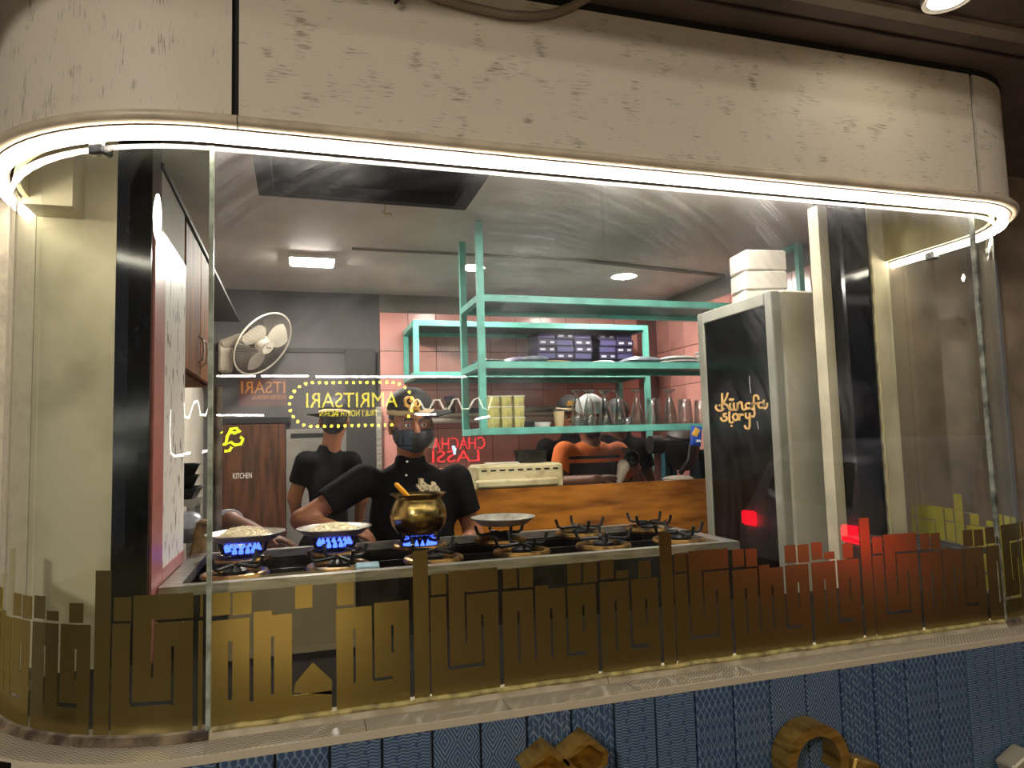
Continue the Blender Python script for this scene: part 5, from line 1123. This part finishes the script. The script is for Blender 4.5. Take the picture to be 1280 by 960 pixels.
bag('plastic_wrap', (0, 0, 0), .01, .01, .01, M_DARK, None).name = 'tmp_bag'; bpy.data.objects.remove(bpy.data.objects['tmp_bag'])
pillow('wrapped_bundle', (-.40, 1.39, 1.21), (.13, .12, .11), .1, mat('clear_wrap', (170, 172, 186), .25, var=.3, scale=16, bump=.6), 'bundle in crinkled clear plastic wrap beside the range', 'bundle')
b = MB(); b.cbox((-.335, 1.275, 1.23), (.045, .07, .14), .008, Matrix.Rotation(.2, 3, 'Y')); b.build('burlap_sack', mat('burlap', (150, 116, 74), .9, rgb2=(80, 60, 40), scale=26, bump=.6), None, label='small brown burlap sack beside the veined panel', cat='sack')
b = MB(); c = px(272, 600, y=1.56); b.tube([(c[0], 1.56, KZ0), (c[0], 1.56, 1.79)], .0165, 12); b.build('steel_pipe', mat('dull_pipe', (150, 140, 126), .4, .7, rgb2=(96, 88, 78), scale=12), None, True, label='upright dull steel pipe behind the first pan', cat='pipe')
# black crate at the right end of the bay
cr = thing('black_crate', (1.74, .27, ZS), 'black plastic crate standing in the bay behind the gold pattern', 'crate')
M = Matrix.Rotation(-.30, 3, 'Z'); b = MB()
for sx, sy, dx, dy in ((-.125, 0, .008, .27), (.125, 0, .008, .27), (0, -.135, .25, .008), (0, .135, .25, .008)):
    q = M @ Vector((sx, sy, 0)); b.cbox((1.74+q.x, .27+q.y, ZS+.012+.08), (dx, dy, .16), 0, M)
b.build('walls', M_DARK, cr)
b = MB(); b.cbox((1.74, .27, ZS+.006), (.25, .27, .010), 0, M); b.build('base', M_DARK, cr)
for k in range(7):
    q = M @ Vector((-.105+.035*k, 0, 0)); b = MB(); b.cbox((1.74+q.x, .27+q.y, ZS+.178), (.016, .285, .010), .002, M); b.build('slat', M_DARK, cr)
for s in (-1, 1): q = M @ Vector((0, s*.137, 0)); b = MB(); b.cbox((1.74+q.x, .27+q.y, ZS+.176), (.27, .018, .016), .002, M); b.build('rim_bar', M_DARK, cr)
b = MB(); b.box(.0, 1.95, .05, .15, .98, .99); b.v = []; b.f = []; b.mi = []
b = MB(); b.box(XL+.05, XR-.03, .02, WY-.012, .985, ZS-.002); b.build('window_shelf_floor', mat('bay_floor', (24, 21, 18), .9, spec=.05), None, kind='structure')

# ================================================================== THE STREET BEHIND THE CAMERA (seen mirrored in the glass)
def mir(u, v, d): p = px(u, v, y=d); return np.array([p[0], -d, p[2]])
b = MB(); b.box(-9, 12, -11, WY-.1, -.1, -.001); b.build('floor_street', mat('street_paving', (110, 100, 84), .7, var=.3, scale=2), None, kind='structure')
YO = -7.6
b = MB(); b.box(-9, 12, YO-.3, YO, 0, 6); b.build('wall_opposite', mat('opposite_wall', (52, 46, 46), .8, var=.3, scale=1), None, kind='structure')
RX = Matrix(((-1, 0, 0), (0, 0, 1), (0, 1, 0)))            # text plane facing +y, reading left to right as seen from the shop
def face(c, y=None): return Matrix.Translation(c) @ Matrix(((-1, 0, 0, 0), (0, 0, 1, 0), (0, 1, 0, 0), (0, 0, 0, 1)))
M_YEL = emit('neon_yellow', (235, 215, 30), 13); M_BULB = emit('bulb_yellow', (255, 232, 70), 22); M_WNE = emit('neon_white', (255, 246, 235), 22); M_RED = emit('neon_red', (255, 22, 50), 12); M_ORA = emit('sign_orange', (255, 160, 30), 5); M_TUBE = emit('tube_white', (255, 250, 244), 36)
d = 5.6; c = mir(441, 505, d); sg = thing('shop_sign', (c[0], -d, 0), 'dark signboard reading AMRITSARI ringed with yellow bulbs across the street', 'sign')
a0 = mir(364, 505, d); a1 = mir(518, 505, d); W_ = abs(a1[0]-a0[0])/2; H_ = abs(mir(441, 477, d)[2]-mir(441, 531, d)[2])/2
b = MB(); b.cbox((c[0], -d-.05, c[2]), (2*W_+.05, .04, 2*H_+.06), .01); b.build('board', mat('sign_dark', (12, 11, 12), .9, spec=.1), sg)
for q in (-1, 1): b = MB(); b.box(c[0]+q*W_*.8-.03, c[0]+q*W_*.8+.03, -d-.09, -d-.07, 0, c[2]+H_); b.build('post', M_DARK, sg)
n = 44; rb = H_
per = []
for k in range(n):
    s = k/n*(4*(W_-rb)+2*math.pi*rb); L1 = 2*(W_-rb); A = math.pi*rb
    if s < L1: p = (-(W_-rb)+s, rb)
    elif s < L1+A: a = math.pi/2-(s-L1)/rb; p = ((W_-rb)+rb*math.cos(a), rb*math.sin(a))
    elif s < 2*L1+A: p = ((W_-rb)-(s-L1-A), -rb)
    else: a = -math.pi/2-(s-2*L1-A)/rb; p = (-(W_-rb)+rb*math.cos(a), rb*math.sin(a))
    m_ = MB(); m_.lathe([(0, -.017), (.012, -.012), (.017, 0), (.012, .012), (0, .017)], (c[0]+p[0], -d-.012, c[2]+p[1]), 8); m_.build('bulb', M_BULB, sg, True)
text('lettering', 'AMRITSARI', .21, face(mir(440, 501, d)+np.array([0, .0, 0])), M_YEL, sg, .004, abs(mir(383, 501, d)[0]-mir(497, 501, d)[0]))
text('tagline', 'TRULY NORTH INDIAN', .085, face(mir(436, 517, d)), M_YEL, sg, .003, abs(mir(402, 517, d)[0]-mir(474, 517, d)[0]))
d = 7.2; c = mir(346, 490, d); s2 = thing('shop_sign', (c[0], -d, 0), 'red signboard with orange AMRITSARI lettering further down the street', 'sign')
b = MB(); b.cbox((c[0], -d-.05, c[2]), (abs(mir(300, 490, d)[0]-mir(393, 490, d)[0]), .05, .32), .01); b.build('board', emit('sign_red_board', (150, 30, 24), 2.2), s2)
b = MB(); b.box(c[0]-.05, c[0]+.05, -d-.12, -d-.08, 0, c[2]); b.build('post', M_DARK, s2)
text('lettering', 'AMRITSARI', .2, face(mir(350, 485, d)), M_ORA, s2, .004, abs(mir(301, 485, d)[0]-mir(398, 485, d)[0])); text('tagline', 'NORTH INDIAN', .075, face(mir(337, 497, d)), M_ORA, s2, .003, abs(mir(316, 497, d)[0]-mir(358, 497, d)[0]))
def street_tube(u0, v0, u1, v1, d, label, r=.012):
    b = MB(); b.tube([mir(u0, v0, d), mir(u1, v1, d)], r, 8); b.build('tube_light', M_TUBE, None, True, label=label, cat='light')
street_tube(267, 470, 319, 470, 7.0, 'white tube light mounted above the red signboard'); street_tube(326, 470, 386, 470, 7.0, 'white tube light above the gap between both signboards'); street_tube(395, 471, 583, 471, 7.0, 'long white tube light above the bulb-ringed signboard')
street_tube(267, 519, 330, 519, 7.3, 'white tube light under the red signboard', .011); street_tube(513, 518, 545, 518, 7.0, 'short white tube light below the neon wave', .012); street_tube(594, 524, 612, 520, 6.5, 'short tilted tube light near the neon wave', .012)
d = 5.4; wv_ = MB()
pts = [(513, 512), (518, 499), (524, 500), (530, 511), (537, 511), (543, 500), (549, 500), (555, 511), (561, 511), (567, 499), (572, 498), (578, 511), (586, 511), (592, 500), (598, 497), (604, 510), (610, 512), (614, 500), (615, 496)]
wv_.tube([mir(u, v, d) for u, v in pts], .010, 6); wv_.build('neon_wave', emit('neon_pale', (255, 248, 220), 8), None, True, label='pale neon tube bent in a long wave across the street', cat='neon sign')
d = 5.0; gl_ = MB(); k8 = lambda x, y: mir(190+x/8, 460+y/8, d)
for st_ in ([(880, 640), (840, 600), (790, 610), (780, 640), (830, 650), (880, 625)], [(790, 610), (750, 690), (740, 760), (790, 740), (830, 770), (890, 760), (910, 710), (880, 690)], [(740, 760), (710, 765)], [(800, 790), (770, 830), (725, 832)], [(690, 640), (700, 650)], [(615, 632), (620, 640)]):
    gl_.tube([k8(*q) for q in st_], .015, 6)
gl_.build('neon_glyph', emit('neon_lime', (235, 255, 20), 14), None, True, label='lime yellow neon script glyph across the street', cat='neon sign')
d = 6.4; c = mir(578, 560, d); s3 = thing('shop_sign', (c[0], -d, 0), 'glowing red CHACHA LASSI lettering over a shop across the street', 'sign')
b = MB(); b.cbox((c[0], -d-.06, c[2]), (.9, .05, .5), .01); b.build('board', mat('sign_dark', (16, 14, 15)), s3); b = MB(); b.box(c[0]-.05, c[0]+.05, -d-.13, -d-.09, 0, c[2]); b.build('post', M_DARK, s3)
text('lettering', 'CHACHA', .20, face(mir(574, 555, d)), M_RED, s3, .004, .62); text('lettering', 'LASSI', .19, face(mir(570, 571, d)), M_RED, s3, .004, .55)
text('round_logo', 'f', .13, face(mir(568, 563, d-.3)), emit('logo_pale_blue', (150, 215, 255), 22), s3, .006, .05, .006)
d = 4.6; c = mir(504, 545, d); dw = thing('shop_window', (c[0], -d, 0), 'bluish lit shop window with dark bars across the street', 'window')
b = MB(); b.cbox((mir(506, 545, d)[0], -d, mir(506, 543, d)[2]), (.12, .03, .26), .004); b.build('pane', emit('window_blue_grey', (110, 140, 165), .9), dw)
for u in (497, 503): q = mir(u, 550, d); b = MB(); b.box(q[0]-.006, q[0]+.006, -d+.015, -d+.03, q[2]-.22, q[2]+.16); b.build('bar', M_DARK, dw)
b = MB(); b.box(c[0]-.2, c[0]+.2, -d+.016, -d+.03, c[2]-.09, c[2]-.075); b.build('bar', M_DARK, dw); b = MB(); b.box(c[0]-.05, c[0]+.05, -d-.1, -d-.03, 0, c[2]-.13); b.build('post', M_DARK, dw)
# parked silver car, its tail to the shop's side
cx, cy = 3.80, -3.35
car = thing('car', (cx+1.7, cy, 0), 'silver hatchback parked across the street with red tail lights', 'car')
M_SILV = mat('silver_paint', (196, 196, 206), .35, .2, coat=.4)
S_ = [(0, .28), (0, .62), (.02, .84), (.10, .92), (.22, 1.28), (.45, 1.46), (1.6, 1.48), (2.3, 1.06), (3.3, .92), (3.5, .70), (3.52, .30), (3.1, .22), (.4, .22)]
b = MB(); vs = []
for sy, k in ((-.76, .0), (-.72, .03), (.72, .03), (.76, .0)): pass
n = len(S_); rows = []
for yy_, ins_ in ((-.78, 1), (-.70, 0), (.70, 0), (.78, 1)):
    rows += [(cx+x_+(.03 if ins_ else 0)*(1 if x_ < 1.7 else -1), cy+yy_*(1 if z_ < .95 else .82), z_-(.03 if ins_ and z_ > .5 else 0)) for x_, z_ in S_]
fs = [tuple(range(n-1, -1, -1)), tuple(range(3*n, 4*n))]+[(r*n+i, r*n+(i+1) % n, (r+1)*n+(i+1) % n, (r+1)*n+i) for r in range(3) for i in range(n)]
b._add(rows, fs); b.build('body', M_SILV, car, True)
b = MB(); b.prism([(cx+.115, cy-.5, .97), (cx+.115, cy+.5, .97), (cx+.235, cy+.44, 1.30), (cx+.235, cy-.44, 1.30)], (-.012, 0, .004)); b.build('rear_window', mat('car_glass', (14, 14, 18), .08), car)
for s in (-1, 1):
    b = MB(); b.cbox((cx+.005, cy+s*.60, .80), (.05, .20, .13), .02); b.build('tail_light', emit('tail_red', (255, 10, 40), 10), car)
    for xw in (.62, 2.85): b = MB(); b.lathe([(0, -.09), (.2, -.09), (.3, -.06), (.31, 0), (.3, .06), (.2, .09), (0, .09)], (cx+xw, cy+s*.70, .31), 24, Matrix.Rotation(math.pi/2, 3, 'X')); b.build('wheel', M_DARK, car, True)
b = MB(); b.cbox((cx-.01, cy, .62), (.015, .5, .12), .003); b.build('number_plate', M_WHITE, car); b = MB(); b.cbox((cx-.01, cy, .40), (.06, 1.4, .16), .02); b.build('bumper', M_DARK, car)
# unseen fill lights, added: glowing panel for the vinyl, lamp globes for the fascia
c = (-.05, -4.0); lb = thing('fill_panel', (c[0], c[1], 0), 'low warm glowing panel added across from the bay to brighten the gold vinyl', 'fill_panel')
b = MB(); b.cbox((c[0], c[1]-.06, .34), (.95, .10, .66), .01); b.build('case', M_DARK, lb); b = MB(); b.cbox((c[0], c[1]-.005, .34), (.88, .012, .58), .002); b.build('diffuser', emit('warm_fill_panel', (255, 224, 160), 1.0), lb)
for i, (x, y, h_, k_, nm) in enumerate(((-2.8, -3.7, 3.35, .43, 'beside the pavement before the cream wall'), (3.1, -5.2, 4.84, .14, 'opposite the shop window'), (6.4, -5.4, 4.84, .12, 'beyond the parked car'))):
    t = thing('fill_lamp', (x, y, 0), 'tall added lamp with round globe, out of view, lighting the fascia and standing '+nm, 'fill lamp', 'added street lamps')
    b = MB(); b.lathe([(.08, 0), (.08, .1), (.035, .14), (.028, h_-.18), (0, h_-.18)], (x, y, 0), 14); b.build('pole', M_DARK, t, True)
    b = MB(); b.lathe([(0, -.18)]+[(.18*math.sin(a), -.18*math.cos(a)) for a in np.linspace(.25, 2.9, 10)]+[(0, .18)], (x, y, h_), 20); b.build('globe', emit('fill_lamp_globe_%d' % i, (255, 244, 230), E_STREET*k_), t, True)  # E_STREET: strength of the added fill lamps

# neon frame on a small board by the pavement, mirrored in the curved pane
def cref(u, v, d):
    D = (u-640)/FPX*_r-(v-480)/FPX*_u+_f; D = D/np.linalg.norm(D); c = np.array([CLX, RL]); a = D[:2] @ D[:2]; b_ = 2*(CAM[:2]-c) @ D[:2]; c_ = (CAM[:2]-c) @ (CAM[:2]-c)-RL*RL
    P = CAM+(-b_-math.sqrt(b_*b_-4*a*c_))/(2*a)*D; n = np.array([*(P[:2]-c)/RL, 0]); Q = D-2*(D @ n)*n; return P+(-d-P[1])/Q[1]*Q
nf = thing('neon_board', (-1.05, -2.56, 0), 'dark pavement board with a white neon outline and coil', 'neon sign')
b = MB(); b.cbox((-1.05, -2.56, 1.66), (1.25, .03, .62), .004); b.build('board', mat('sign_dark', (12, 11, 12)), nf); b = MB(); b.box(-1.1, -1.0, -2.62, -2.58, 0, 1.5); b.build('post', M_DARK, nf)
for k, q in enumerate(([(213, 512), (212, 540), (213, 566), (218, 570), (226, 569), (235, 566)], [(244, 565), (253, 562)], [(253, 562), (255, 530), (258, 500), (262, 498)], [(229, 503), (230, 521), (234, 522), (238, 503), (241, 501), (243, 518), (247, 519), (251, 503), (255, 503)])):
    b = MB(); b.tube([cref(u, v, 2.53) for u, v in q], .008, 6); b.build('neon_tube', M_WNE, nf, True)
